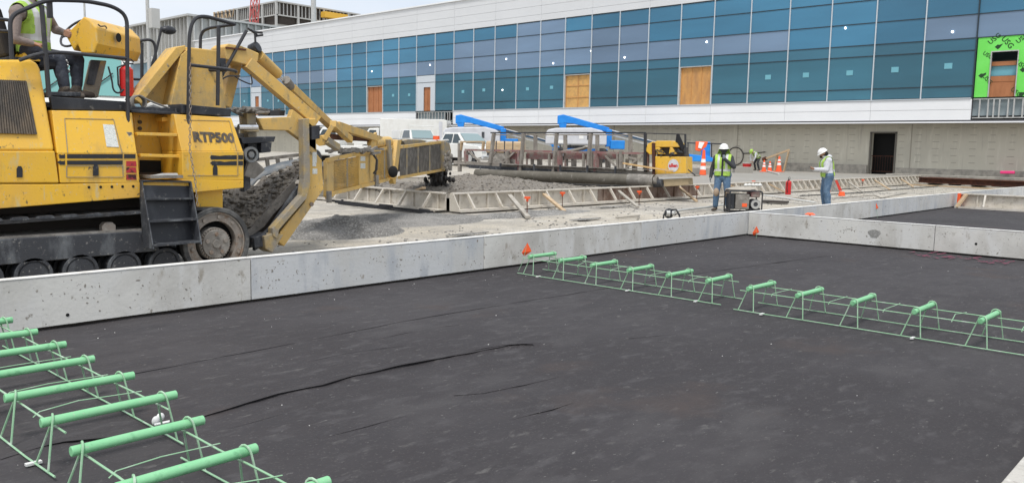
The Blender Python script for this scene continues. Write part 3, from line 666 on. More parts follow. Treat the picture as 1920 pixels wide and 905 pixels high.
# pits and chips in the form faces
mat('pit_dark', (.27, .25, .22), .9)
random.seed(77)
for t in [o for o in col.objects if o.get('category') == 'paving form' and o.name.startswith('paving_form')]:
    fp = [c for c in col.objects if c.parent == t and c.name.startswith('face_panel')][0]; vv = [t.location+v.co for v in fp.data.vertices]; m = MB()
    x0, x1 = min(v.x for v in vv), max(v.x for v in vv); y0, y1 = min(v.y for v in vv), max(v.y for v in vv)
    alongx = (x1-x0) > (y1-y0); cl = [(random.random(), random.uniform(.08, .40)) for _ in range(7)]
    for k in range(150):
        if k < 95: c_ = random.choice(cl); u = c_[0]+random.gauss(0, .03); z = c_[1]+random.gauss(0, .035)
        else: u = random.random(); z = random.uniform(.07, .43)
        if not (.01 < u < .99 and .06 < z < .44): continue
        rr = random.choice([.002, .003, .004, .005, .008]) * random.uniform(.7, 1.2); el = random.uniform(.4, 2.6); rot = random.random()*PI
        q = Vector((x0+(x1-x0)*u, y0-.0015, z)) if alongx else Vector((x0-.0015, y0+(y1-y0)*u, z)); e = Vector((1, 0, 0)) if alongx else Vector((0, 1, 0)); nn = Vector((0, .003, 0)) if alongx else Vector((.003, 0, 0))
        pts = []
        for j in range(6):
            a = 2*PI*j/6; ca_, sa_ = math.cos(a)*rr*el*random.uniform(.6, 1.3), math.sin(a)*rr*random.uniform(.6, 1.3); pts.append(q+e*(ca_*math.cos(rot)-sa_*math.sin(rot))+Vector((0, 0, ca_*math.sin(rot)+sa_*math.cos(rot))))
        m.pris(pts, nn)
    m.build('pit_speck', 'pit_dark', fp)
# stains, bolt holes and a joint chip on the forms
def face_spot(par_label, pts, mt, y=None, x=None, name='stain'):
    pass
m = MB()
for px, py, r in [(127, 590, .013), (1830, 457, .013)]:
    if px < 1000: q = atY(px, py, 7.197); m.cyl(q, q+Vector((0, .004, 0)), r, n=12)
    else: q = atX(px, py, 14.377); m.cyl(q, q+Vector((.004, 0, 0)), r, n=12)
BH = [o for o in col.objects if o.get('label') == AL[0]][0]
m0 = MB(); q = atY(127, 590, 7.197); m0.cyl(q, q+Vector((0, .005, 0)), .014, n=12); m0.build('bolt_hole', 'dark_hole', BH)
BH2 = [o for o in col.objects if o.get('label', '').startswith('cross form with one dark')][0]
m0 = MB(); q = atX(1830, 457, 14.377); m0.cyl(q, q+Vector((.005, 0, 0)), .02, n=12); m0.build('bolt_hole', 'dark_hole', BH2)
BH3 = [o for o in col.objects if o.get('label', '').startswith('pitted concrete grey cross')][0]
mat('stain_grey', (.26, .255, .24), .8, 0, [(30, (.40, .40, .38), .5, .62, None)])
q = atX(1639, 438, 14.3775); m0 = MB(); m0.pris([q+Vector((0, .10*math.cos(a)*(1+.2*math.sin(3*a)), .07*math.sin(a))) for a in [2*PI*i/18 for i in range(18)]], (.004, 0, 0)); m0.build('stain', 'stain_grey', BH3)

def braced_form(a, b, side, label, mt='form_steel', group='braced steel forms around the pour', nb=3, ends=(0, 0), orange=False):
    """a,b ends of the skin line on the ground; side = unit vector towards the braces"""
    a = Vector(a); b = Vector(b); s = Vector(side); d = (b-a).normalized(); Z = Vector((0, 0, 1)); t = thing('steel_form', label, 'paving form', (a+b)/2, group)
    a = a+d*.008; b = b-d*.008
    m = MB(); m.pris([a+Z*.03, b+Z*.03, b+Z*(FH-.015), a+Z*(FH-.015)], s*.012); m.build('skin_plate', mt, t)
    m = MB(); m.beam(a+Z*(FH-.012)+s*.055, b+Z*(FH-.012)+s*.055, .11, .04); m.build('top_rail', 'form_steel', t, bevel=.006)
    m = MB(); m.beam(a+Z*.05+s*.20, b+Z*.05+s*.20, .34, .025); m.beam(a+Z*.045+s*.37, b+Z*.045+s*.37, .03, .06); m.build('bottom_rail', 'form_steel', t)
    L = (b-a).length
    for i in range(nb):
        p = a+d*(L*(i+.5)/nb)
        m = MB(); m.beam(p+Z*(FH-.04)+s*.09, p+d*.02+Z*.07+s*.33, .07, .05, up=d); m.build('brace', 'form_steel', t, bevel=.006)
        m = MB(); m.beam(p-d*.22+Z*.05+s*.035, p-d*.22+Z*(FH-.035)+s*.035, .05, .045, up=d); m.build('stiffener', mt, t)
    return t
# line D : from the pour corner towards the far right, braces towards the camera side
D0 = Vector((13.62, 14.55, 0)); D1 = Vector((59, 15.25, 0)); dd = (D1-D0).normalized(); sD = Vector((dd.y, -dd.x, 0))
nD = 15; DL = (D1-D0).length/nD
DLAB = {0: 'cream steel form at the pour corner with an open squared end', 1: 'steel form right of the corner one, with two timber props leaning on it', 2: 'rust stained form below the end of the finisher roller', 3: 'rusty brown form under the yellow end car of the finisher', 4: 'grey form behind the worker who holds a hand to his face', 5: 'braced form behind the generator',
        6: 'braced form behind the red fire extinguisher', 7: 'braced form behind the phone reading worker', 8: 'braced form with two red boards leaning on it'}
for i in range(nD):
    a = D0+dd*DL*i; b = D0+dd*DL*(i+1)
    braced_form(a, b, sD, DLAB.get(i, 'braced grey form in the distant stretch left of the rusty beam stack'), 'form_rust' if i in (2, 3) else 'form_steel', nb=3 if i < 5 else 5)
m = MB(); t0 = [o for o in col.objects if o.get('label') == DLAB[0]][0]
m.pris([D0+Vector((-.01, -.01, .03)), D0+sD*.37+Vector((0, 0, .03)), D0+sD*.12+Vector((0, 0, FH-.02)), D0+Vector((-.01, 0, FH-.02))], (.03, 0, 0)); m.build('end_plate', 'form_steel', t0)
# line C : left side of the pour, braces towards the camera side (-X)
C0 = Vector((13.66, 14.7, 0)); dC = Vector((.06, 1, 0)).normalized(); sC = Vector((-dC.y, dC.x, 0))
for i, lb in enumerate(['left side form next to the pour corner, half behind the cream end', 'left side form with a leaning timber and black fabric at its foot']):
    braced_form(C0+dC*3.0*i, C0+dC*3.0*(i+1), sC, lb)
# far side of the lane
for i in range(3):
    braced_form(Vector((14.3+3.1*i, 22.9, 0)), Vector((17.35+3.1*i, 22.9, 0)), Vector((0, 1, 0)), 'far side form of the pour lane, seen beyond the wet concrete heap')
# braced form E butting on the long line, right
for i, lb in enumerate(['braced cream form with an orange taped end, butting against the long smooth line', 'second braced cream form running out of frame at the picture edge']):
    braced_form(Vector((28.15, 7.1-3.05*i, 0)), Vector((28.15, 7.1-3.05*(i+1), 0)), Vector((-1, 0, 0)), lb, group='braced forms across the far bay', nb=2)
# timber props
def prop(p, q, w, label, mt='lumber', nm='timber_prop'):
    m = MB(); m.beam(p, q, w, w*.55); o = m.build(nm, mt, None, bevel=.004); tag(o, label, 'timber', 'timber props leaning on the forms'); return o
def pline(px0, py0, px1, py1, w, label, mt='lumber', off=0):
    """foot at a ground pixel, head resting on form line D"""
    foot = atZ(px1, py1, .03); r = ray(px0, py0); n = Vector((sD.x, sD.y, 0)); head = on(px0, py0, D0+sD*.12, n); prop(head, foot, w, label, mt)
pline(955, 366, 990, 407, .11, 'wide grey timber prop next to the orange capped stake by the pour corner', 'lumber_grey')
pline(1020, 364, 1058, 396, .10, 'clean yellow timber prop leaning on the second form')
pline(1160, 358, 1196, 388, .09, 'grey timber prop leaning on the rust stained form', 'lumber_grey')
pline(1275, 352, 1306, 377, .09, 'timber prop leaning just right of the finisher end car', 'lumber')
pline(1370, 348, 1400, 360, .08, 'timber prop behind the generator', 'lumber')
pline(1442, 345, 1472, 361, .08, 'timber prop left of the red fire extinguisher', 'lumber')
pline(1590, 341, 1618, 360, .08, 'timber prop resting right of the red boards', 'lumber_grey')
pline(1640, 338, 1668, 355, .08, 'brown timber prop in the distant stretch of braced forms')
pline(1690, 336, 1712, 350, .08, 'brown timber prop in the distant stretch of braced forms')
pline(1728, 333, 1750, 346, .08, 'brown timber prop in the distant stretch of braced forms')
pC = atZ(727, 376, .03); prop(on(795, 352, C0+sC*.12, sC), pC, .10, 'pale timber leaning on the left side form above the black fabric', 'lumber')
pE = atZ(1793, 389, .03); prop(on(1812, 364, (28.05, 0, 0), (1, 0, 0)), pE, .12, 'thick cream timber leaning at the orange taped end of the far braced form', 'lumber')
m = MB(); q = atZ(1782, 390, 0); m.box(27.95, 28.1, 7.0, 7.08, 0, .46); o = m.build('orange_stake', 'orange'); tag(o, 'orange painted stake at the end of the far braced form', 'stake')
# black fabric bunched at foot of line C
m = MB(); random.seed(2)
for k in range(4):
    pts = [atZ(625+k*6+i*27, 372+k*3+i*3.1, .04+.02*math.sin(i*2+k)) + Vector((-.15, 0, 0)) for i in range(8)]; m.tube(pts, [.012+.018*random.random() for _ in pts], 6)
o = m.build('fabric_roll', 'black_cloth', smooth=True); tag(o, 'bunched black fabric strip at the foot of the left side form', 'fabric')
# orange capped stakes and flags
def stake(px, py, h, label, z0=0.0, top=None):
    q = atZ(px, py, z0); t = thing('capped_stake', label, 'stake', q, 'orange capped stakes along the forms')
    m = MB(); m.cyl(q, q+Vector((0, 0, h)), .012, n=6); m.build('rod', 'rusty_steel', t)
    m = MB(); m.cyl(q+Vector((0, 0, h)), q+Vector((0, 0, h+.05)), .07, .075, 10); m.cyl(q+Vector((0, 0, h-.06)), q+Vector((0, 0, h)), .025, .03, 8); m.build('cap', 'orange', t)
stake(988, 407, .42, 'orange capped stake beside the wide grey prop near the pour corner')
stake(1054, 392, .40, 'orange capped stake beside the clean yellow prop', 0)
stake(1198, 384, .36, 'white and orange capped stake in front of the rust stained form')
stake(1306, 376, .42, 'thin red capped stake left of the worker with hand to face')
stake(789, 372, .34, 'small red capped stake at the left side form')
stake(1412, 361, .42, 'orange capped stake behind the generator')
stake(1617, 352, .36, 'orange capped stake right of the red boards')
stake(1660, 347, .36, 'small orange capped stake in the distant stretch of forms')
def flag(px, py, qx, qy, Yp, label, size=.1):
    """wire flag: foot on ground pixel, flag centre pixel in the same plane"""
    f = atZ(px, py, .01); n = Vector((FW.x, FW.y, 0)).normalized(); h = on(qx, qy, f, n)
    t = thing('marker_flag', label, 'flag', f, 'orange marker flags'); s = size; e = Vector((n.y, -n.x, 0))
    m = MB(); m.tube([f, f.lerp(h, .5)+e*.01, h+Vector((0, 0, s*.4))], .003, 5); m.build('wire', 'wire_green', t)
    m = MB(); u = Vector((0, 0, 1)); m.add([h-e*s*.5-u*s*.35, h+e*s*.1+u*s*.75, h+e*s*.55-u*s*.15, h-e*s*.2-u*s*.7+n*.02], [(0, 1, 2), (0, 2, 3)]); fl = m.build('flag_sheet', 'orange', t)
    fl.modifiers.new('s', 'SOLIDIFY').thickness = .003
flag(972, 508, 987, 468, 7, 'orange flag on a thin wire where the far dowel row starts', .12)
flag(1418, 447, 1417, 433, 7, 'orange flag stuck low at the inner corner of the cross form', .12)
flag(1646, 409, 1641, 388, 7, 'small pointed orange flag in front of the grey far line', .15)
flag(1905, 364, 1902, 360, 7, 'tiny orange flag on the far stretch of the long form line', .15)
q = atZ(1519, 402, FH); m = MB(); m.cyl(q, q+Vector((0, 0, .03)), .10, .05, 12); m.cyl(q+Vector((0, 0, .0)), q+Vector((0, 0, -.06)), .02, n=8); o = m.build('plastic_marker', 'orange'); tag(o, 'round orange cap lying on the top edge of the cross form', 'cap')
# ================================================================== DOWEL BASKETS
def basket(x0, x1, ys, y_lo, y_hi, label, seed):
    random.seed(seed)
    t = thing('dowel_basket', label, 'dowel basket', ((x0+x1)/2, (y_lo+y_hi)/2, 0), 'green dowel baskets'); zt = .252; xa, xb = x0-.03, x1+.03
    for y in ys:
        m = MB(); j = random.uniform(-.012, .012); a = Vector((x0-.03+j, y, zt)); b = Vector((x1+.05+j, y+random.uniform(-.01, .01), zt+random.uniform(-.003, .003)))
        m.cyl(a, b, .0225, n=18); m.build('dowel', 'green_epoxy', t, bevel=.003, smooth=True)
        for x, s in ((x0+.04, -1), (x1-.03, 1)):
            m = MB(); fx = x+s*.06; r = .032
            pts = [(fx, y+.10, .03)]+[(x+s*.004*k, y+math.cos(PI*k/6)*r, zt+math.sin(PI*k/6)*r) for k in range(7)]+[(fx, y-.06, .03)]
            m.tube(pts, .0052, 6); m.build('leg', 'wire_green', t, smooth=True)
    for x in (x0-.02, x1+.03):
        m = MB(); m.tube([(x+random.uniform(-.006, .006), y_lo+(y_hi-y_lo)*i/8, .03) for i in range(9)], .0052, 6); m.build('bottom_wire', 'wire_green', t, smooth=True)
    for x in (x0+.045, x1-.03):
        m = MB(); m.tube([(x+random.uniform(-.004, .004), y_lo+.03+(y_hi-y_lo-.06)*i/8, .214) for i in range(9)], .0052, 6); m.build('top_wire', 'wire_green', t, smooth=True)
    for y in ys[:-1]:
        yy = y-.26+random.uniform(-.05, .05); m = MB(); w = random.uniform(-.03, .05)
        m.tube([(x0+.03, yy, .20), (x0+.06, yy, .222), (x0+.25, yy+w, .222+abs(w)*.4), (x1-.08, yy+w*.5, .222), (x1, yy, .222)], .003, 5); m.build('tie_wire', 'wire_green', t, smooth=True)
    for y in (ys[0]-.15, ys[-1]+.12, ys[len(ys)//2]):
        for x in (x0-.02,): m = MB(); m.box(x-.04, x+.03, y-.012, y+.012, .022, .034); m.build('clip', 'clip', t)
basket(1.28, 1.84, [6.6, 6.1, 5.6, 5.1, 4.6, 4.08], 3.95, 6.8, 'near basket of thick green dowels starting at the pale form beside the tracks', 1)
basket(1.24, 1.75, [3.61, 3.10, 2.60, 2.10], 1.9, 3.78, 'nearest basket of thick green dowels, cut by the bottom edge of the photo', 2)
basket(7.50, 7.93, [6.56, 6.09, 5.61, 5.11, 4.62, 4.14], 3.98, 6.76, 'far basket of green dowels starting at the orange wire flag', 3)
basket(7.38, 7.86, [3.63, 3.14, 2.64, 2.12, 1.62, 1.12], .8, 3.78, 'far basket of green dowels running to the right edge of the photo', 4)
q = atZ(292, 795, .03); m = MB()
m.ball(q+Vector((0, 0, .02)), .022, (1.0, .5, 1.2)); m.ball(q+Vector((.035, .02, .028)), .024, (1, .5, 1)); m.tube([q+Vector((-.02, -.03, .01)), q+Vector((.05, -.06, .02))], .007)
o = m.build('wrapper', 'white_paint', smooth=True); tag(o, 'crumpled white wrapper under the near dowel basket', 'litter')
# ================================================================== BELT PLACER (crawler machine)
YB = 9.0; ZC = 1.42; YFAR = 11.9
pl = thing('belt_placer', 'big yellow crawler concrete placer with a folding conveyor boom, behind the long smooth form', 'construction machine', (3.5, 10.4, 0))
def B(px, py, dy=0): return atY(px, py, YB+dy)                         # on the near side plane
def S(px, py, dy=0): return on(px, py, (0, YB+dy, ZC), (0, -1, .30))    # on the inward leaning upper side
def plate(name, pts, mt, d, parent=pl, bevel=.008, smooth=False, **k):
    m = MB(); m.pris(pts, d); return m.build(name, mt, parent, bevel=bevel, smooth=smooth, **k)
IN = Vector((0, 1, 0))
# --- crawler tracks
def track(y0, y1, near):
    yc0, yc1 = y0, y1
    R = .375; cx_, cz_ = 4.70, .40; xr = .2
    tr = plate('track_frame', [Vector((x, y0-.02, z)) for x, z in ((-1.2, .60), (3.93, .585), (4.03, .36), (-1.2, .30))], 'black_dusty', (0, .34, 0))
    loop = [(cx_+R*math.sin(a), cz_+R*math.cos(a)) for a in [PI*i/18 for i in range(19)]]
    low = [(4.5-.35*i, .025) for i in range(1, 16)]
    up = [(xr-1, .70), (1.6, .715), (2.6, .735), (3.6, .765), (4.3, .79)]
    path = loop+low+[(-1.0, .15), (-1.2, .4)]+up
    m = MB(); n = len(path); th = .035
    cs = []
    for i, (x, z) in enumerate(path):
        a = Vector((*path[i-1], 0)); b = Vector((*path[(i+1) % n], 0)); d = (b-a).normalized(); nn = Vector((-d.y, d.x, 0))
        cs.append([(x+nn.x*th, yc0, z+nn.y*th), (x+nn.x*th, yc1, z+nn.y*th), (x, yc1, z), (x, yc0, z)])
    vs = [v for c in cs for v in c]; fs = []
    for i in range(n):
        a = 4*i; b = 4*((i+1) % n)
        for j in range(4): fs.append((a+j, a+(j+1) % 4, b+(j+1) % 4, b+j))
    m.add(vs, fs); tk = m.build('track_belt', 'rubber', pl, smooth=True)
    m = MB(); m.ring((cx_, y0-.02, cz_), (0, 1, 0), .412, .357, .10, 48); m.build('belt_edge', 'belt_edge', tk, smooth=True, bevel=.008)
    m = MB()
    for i in range(14): x = 1.2+.23*i; z = .715+.02*(x-1.2)/2; m.pris([(x, yc0-.005, z+.035), (x+.17, yc0-.005, z+.038), (x+.15, yc0-.005, z+.065), (x+.03, yc0-.005, z+.060)], (0, yc1-yc0+.01, 0))
    m.build('track_tread', 'black_dusty', tk)
    # idler wheel
    m = MB(); m.ring((cx_, y0+.01, cz_), (0, 1, 0), .352, .25, .10); m.ring((cx_, y0-.006, cz_), (0, 1, 0), .356, .335, .03); wh = m.build('idler_wheel', 'rim_rust', pl, smooth=True, bevel=.004)
    m = MB(); m.cyl((cx_, y0+.16, cz_), (cx_, y0+.4, cz_), .30, n=28); m.build('wheel_barrel', 'dark_hole', wh)
    m = MB(); m.cyl((cx_-.02, y0-.0, cz_-.01), (cx_-.02, y0+.14, cz_-.01), .188, n=40); m.cyl((cx_-.02, y0-.035, cz_-.01), (cx_-.02, y0, cz_-.01), .165, n=40); m.cyl((cx_-.02, y0-.05, cz_-.01), (cx_-.02, y0-.03, cz_-.01), .05, n=12)
    hb = m.build('hub', 'steel_dirty', wh, smooth=True, bevel=.004)
    for k in range(5):
        a = 2*PI*k/5+.3; m = MB(); c = (cx_-.02+.115*math.cos(a), cz_-.01+.115*math.sin(a)); m.cyl((c[0], y0-.05, c[1]), (c[0], y0-.03, c[1]), .024, n=8); m.build('hub_bolt', 'rim_rust', wh)
    m = MB()
    for k in range(34):
        a = 2*PI*k/34; c = (cx_-.02+.176*math.cos(a), cz_-.01+.176*math.sin(a)); m.cyl((c[0], y0-.018, c[1]), (c[0], y0+.01, c[1]), .010, n=6)
    for k in range(10):
        a = 2*PI*k/10+.2; c = (cx_+.30*math.cos(a), cz_+.30*math.sin(a)); m.cyl((c[0], y0-.012, c[1]), (c[0], y0+.02, c[1]), .02, n=7)
    m.build('wheel_bolt_rivet', 'rim_rust', wh, smooth=True)
    for i in range(9):
        x = 4.08-.44*i
        for yy in ((y0+.0, y0+.13), (y0+.27, y0+.40)):
            m = MB(); m.cyl((x, yy[0], .21), (x, yy[1], .21), .175, n=28); m.cyl((x, yy[0]-.012, .21), (x, yy[0]+.01, .21), .13, n=24); m.ring((x, yy[0]-.02, .21), (0, 1, 0), .178, .145, .03, 28)
            m.build('road_roller', 'black_dusty' if near else 'rubber', pl, smooth=True, bevel=.004)
track(YB-.03, YB+.42, True); track(YFAR-.42, YFAR, False)
c = B(205, 428); m = MB(); m.pris([c+Vector((-.07, 0, -.05)), c+Vector((.07, 0, -.05)), c+Vector((.07, 0, .03)), c+Vector((.035, 0, .065)), c+Vector((-.035, 0, .065)), c+Vector((-.07, 0, .03))], (0, .1, 0)); m.build('guide_block', 'rim_rust', pl, bevel=.01)
m = MB(); m.box(-1.2, 3.98, YB-.01, YB+.44, .585, .61); m.build('track_shelf', 'steel_dirty', pl)
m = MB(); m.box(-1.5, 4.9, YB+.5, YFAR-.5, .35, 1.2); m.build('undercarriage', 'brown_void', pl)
# --- lower skirt and side panels (outlines on the near side plane, real thickness inward)
D_ = (0, YFAR-YB, 0)
plate('skirt', [B(-260, 345), B(-260, 398), B(0, 391), B(264, 370), B(350, 362), B(457, 352), B(457, 338), B(352, 336), B(265, 342), B(112, 345)], 'yellow', (0, .5, 0))
plate('chassis_leg', [B(366, 352, .12), B(418, 347, .12), B(418, 393, .12), B(369, 396, .12)], 'yellow', (0, .5, 0))
# hood
hd = plate('hood', [B(-260, 344, -.004), B(111, 343, -.004), B(103, 283, -.004), B(-260, 283, -.004)], 'yellow', (0, YFAR-YB, 0), bevel=.012)
h2 = [S(-260, 283, -.004), S(103, 283, -.004), S(76, 130, -.004), S(70, 118, -.004), S(58, 112, -.004), S(-260, 112, -.004)]
m = MB(); n = len(h2); far = [Vector((p.x, YB+YFAR-p.y, p.z)) for p in h2]
m.add(h2+far, [tuple(range(n)), tuple(range(2*n-1, n-1, -1))]+[(i, n+i, n+(i+1) % n, (i+1) % n) for i in range(n)])
ht = m.build('hood_top', 'yellow', pl, bevel=.03, seg=3)
g = [S(-40, 148, -.02), S(50, 152, -.02), S(70, 252, -.02), S(-40, 249, -.02)]
gr = plate('grille', g, 'grille', (0, .03, 0), hd, .004)
m = MB()
for i in range(22):
    t = i/22; a = g[0].lerp(g[1], t)+Vector((0, -.006, 0)); b = g[3].lerp(g[2], t)+Vector((0, -.006, 0)); m.beam(a, b, .012, .014)
m.build('grille_slat', 'grille', hd)
def latch(px, py, w=11, h=21, parent=hd):
    a = B(px-w/2, py-h/2+4, -.012); m = MB()
    pts = [B(px-w/2, py+h/2, -.012), B(px+w/2, py+h/2, -.012), B(px+w/2, py-h/2+5, -.012), B(px+w/4, py-h/2, -.012), B(px-w/4, py-h/2, -.012), B(px-w/2, py-h/2+5, -.012)]
    m.pris(pts, (0, .012, 0)); return m.build('latch', 'black_paint', parent)
latch(37, 322)
# middle door panel
md = plate('engine_door', [B(113, 343), B(262, 343), B(258, 288), B(108, 288)], 'yellow', (0, .5, 0))
mt_ = [S(107, 288), S(257, 288), S(245, 212), S(232, 209), S(97, 207)]
mu = plate('door_upper', mt_, 'yellow', (0, .45, 0), pl)
m = MB()
for a, b in (((121, 222), (213, 224)), ((213, 224), (229, 287)), ((121, 222), (127, 287))): m.beam(S(*a, -.003), S(*b, -.003), .007, .006)
for a, b in (((125, 332), (231, 332)), ((231, 332), (230, 311)), ((125, 332), (125, 311)), ((125, 311), (231, 311))): m.beam(B(*a, -.003), B(*b, -.003), .007, .006)
for a, b in (((345, 225), (430, 227)), ((430, 227), (444, 283))): m.beam(S(*a, -.003), S(*b, -.003), .007, .006)
for a, b in (((352, 329), (446, 329)), ((446, 329), (446, 285))): m.beam(B(*a, -.003), B(*b, -.003), .007, .006)
m.build('panel_joint', 'yellow_splashed', pl)
def stripe(x0, x1, y, h, parent, rag=0, name='stripe', mt='black_paint'):
    pts = [B(x0, y+h/2, -.005)]+[B(x0-rag*random.random(), y+h/2-h*k/4, -.005) for k in range(1, 4)]+[B(x0, y-h/2, -.005)]
    mid = [B(x0+(x1-x0)*k/6, y-h/2+(random.random()*1.5 if rag else 0), -.005) for k in range(1, 6)]
    m = MB(); m.pris(pts+mid+[B(x1, y-h/2, -.005), B(x1, y+h/2, -.005)], (0, .004, 0)); return m.build(name, mt, parent)
stripe(126, 230, 293, 8, md); stripe(126, 230, 305, 8, md); stripe(233, 254, 293, 8, md); stripe(113, 122, 293, 8, md, 6); stripe(113, 122, 305, 8, md, 6)
latch(180, 319, 10, 21, md)
for k, y in enumerate((307, 319, 332)):
    pts = [B(237, y-5, -.006), B(255, y-5, -.006), B(256, y+5, -.006), B(237, y+5, -.006)]; plate('red_marker', pts, 'red_decal', (0, .005, 0), md, 0)
for px in (167, 189, 210, 230, 250): q = B(px, 351-(px-167)*.02, -.004); m = MB(); m.cyl(q, q+IN*.01, .014, n=12); m.build('bolt_hole', 'dark_hole', pl)
plate('decal', [S(193, 233, -.006), S(214, 234, -.006), S(223, 276, -.006), S(200, 275, -.006)], 'decal_white', (0, .004, 0), mu, 0)
# right panel with the model lettering
rp_ = plate('front_door', [B(343, 337), B(457, 338), B(457, 284), B(341, 284)], 'yellow', (0, .5, 0))
ru = plate('front_door_upper', [S(341, 284), S(456, 284), S(434, 221), S(326, 214), S(333, 250)], 'yellow', (0, .5, 0))
stripe(396, 444, 295, 8, rp_, 4); stripe(398, 444, 306, 8, rp_, 5); stripe(446, 456, 295, 8, rp_); stripe(446, 456, 306, 8, rp_); latch(404, 319, 8, 18, rp_)
ca = S(401, 258.5, -.005); nS = Vector((0, -1, .30)).normalized(); ydS = Vector((0, .30, 1)).normalized()
vs, fs = text_mesh('RTP500', .155, ca, (1, 0, -.01), ydS, .005, .0075)
m = MB(); sx = (S(437, 258).x-S(360, 258).x)/(max(v.x for v in vs)-min(v.x for v in vs))
m.add([Vector((ca.x+(v.x-ca.x)*sx, v.y, v.z)) for v in vs], fs); m.build('lettering', 'grille', ru)
# ladder recess
plate('recess_back', [atY(225, 210, YB+.55), atY(352, 215, YB+.55), atY(352, 345, YB+.55), atY(225, 345, YB+.55)], 'yellow', (0, .04, 0))
plate('recess_side', [B(343, 214, .3), B(343, 337, .0), atY(338, 337, YB+.55), atY(310, 212, YB+.55)], 'yellow', (.03, 0, 0))
plate('recess_side', [S(247, 212, .05), B(262, 340, .03), atY(262, 337, YB+.55), atY(250, 212, YB+.55)], 'yellow', (-.03, 0, 0))
for (xa, ya, xb, yb) in ((254, 251, 329, 253), (260, 291, 334, 293)):
    a = B(xa, ya, .12); b = B(xb, yb, .12); m = MB(); m.beam(a, b, .10, .035, up=(0, 0, 1)); m.build('step', 'yellow', pl, bevel=.006)
plate('dark_opening', [atY(262, 300, YB+.54), atY(302, 301, YB+.54), atY(303, 325, YB+.54), atY(262, 332, YB+.54)], 'dark_hole', (0, .005, 0))
m = MB()
for px, py in ((263, 229), (263, 241)): q = atY(px, py, YB+.53); m.cyl(q, q+IN*.03, .022, n=10)
m.build('recess_bolt', 'grille', pl)
plate('bracket', [atY(304, 219, YB+.3), atY(322, 219, YB+.3), atY(322, 228, YB+.3), atY(304, 228, YB+.3)], 'yellow', (0, .15, 0))
m = MB(); m.beam(B(270, 331, .1), B(330, 330, .1), .35, .03); m.build('ledge', 'steel_dirty', pl)
m = MB(); m.tube([B(282, 331, .0), B(305, 328, .0), B(332, 328, .0)], [.012, .02, .022]); m.build('rolled_sheet', 'galv', pl)
# folding black ladder
lad = thing_l = None
a0, a1, b1, b0 = B(265, 338, -.04), B(357, 340, -.04), B(377, 458, -.34), B(287, 467, -.34)
m = MB(); m.pris([a0+IN*.05, a1+IN*.05, b1+IN*.22, b0+IN*.22], (0, .02, 0)); lb = m.build('ladder_back', 'black_paint', pl)
m = MB()
for p, q in ((a0, b0), (a1, b1)): m.pris([p, p+IN*.08, q+IN*.25, q], (.015, 0, 0))
m.build('ladder_side', 'black_dusty', pl, bevel=.004)
for t in (.02, .29, .62, .97):
    p = a0.lerp(b0, t); q = a1.lerp(b1, t); dp = .08+.17*t; m = MB(); m.pris([p, q, q+IN*dp, p+IN*dp], (0, 0, .018)); m.build('ladder_tread', 'black_dusty', pl)
# deck
plate('deck_edge', [B(94, 181, .18), B(245, 191, .18), B(246, 208, .18), B(98, 206, .18)], 'black_paint', (0, .06, 0))
plate('deck_edge', [B(245, 205, .2), B(342, 211, .2), B(342, 216, .2), B(246, 211, .2)], 'black_paint', (0, .06, 0))
plate('tool_box', [B(340, 195, .15), B(434, 204, .15), B(433, 219, .15), B(341, 213, .15)], 'black_paint', (0, .5, 0), bevel=.01)
m = MB(); m.box(2.95, 4.95, YB+.26, YFAR-.15, 1.88, 1.93); m.build('deck', 'black_dusty', pl)
m = MB(); m.box(2.9, 4.9, YB+.6, YFAR-.4, 1.0, 1.87); m.build('machine_core', 'yellow_splashed', pl)
m = MB(); q = atY(262, 192, YB+.4)
for k in range(5): m.tube([q+Vector((.075*math.cos(a), .02*k, .075*math.sin(a))) for a in [2*PI*i/16 for i in range(16)]], .010, 5, closed=True)
m.tube([atY(262, 180, YB+.4), atY(290, 193, YB+.4), atY(318, 203, YB+.4)], .01); m.build('cable_coil', 'steel_dirty', pl, smooth=True)
m = MB(); m.tube([atY(x, y, YB+.5) for x, y in ((268, 203), (285, 196), (300, 202), (320, 200))], [.02, .035, .03, .02]); m.build('rag', 'pipe_white', pl, smooth=True)
# tower and gusset
YT = YB+.75
plate('tower', [atY(347, 88, YT), atY(412, 95, YT), atY(413, 97, YT), atY(425, 208, YT), atY(340, 210, YT)], 'yellow_dusty', (0, .55, 0), bevel=.015)
def Tt(x, y, d=0): return atY(x, y, YT-.06+d)
plate('gusset_web', [Tt(258, 190, .22), Tt(345, 92, .22), Tt(350, 205, .22), Tt(270, 205, .22)], 'yellow_dusty', (0, .02, 0))
m = MB(); m.pris([Tt(252, 186), Tt(330, 89), Tt(348, 85), Tt(348, 92), Tt(339, 103), Tt(265, 195)], (0, .28, 0)); m.build('gusset_flange', 'yellow_dusty', pl, bevel=.008)
m = MB(); m.pris([Tt(339, 103), Tt(358, 88), Tt(352, 205), Tt(318, 205)], (0, .28, 0)); m.build('gusset_upright', 'yellow_dusty', pl, bevel=.008)
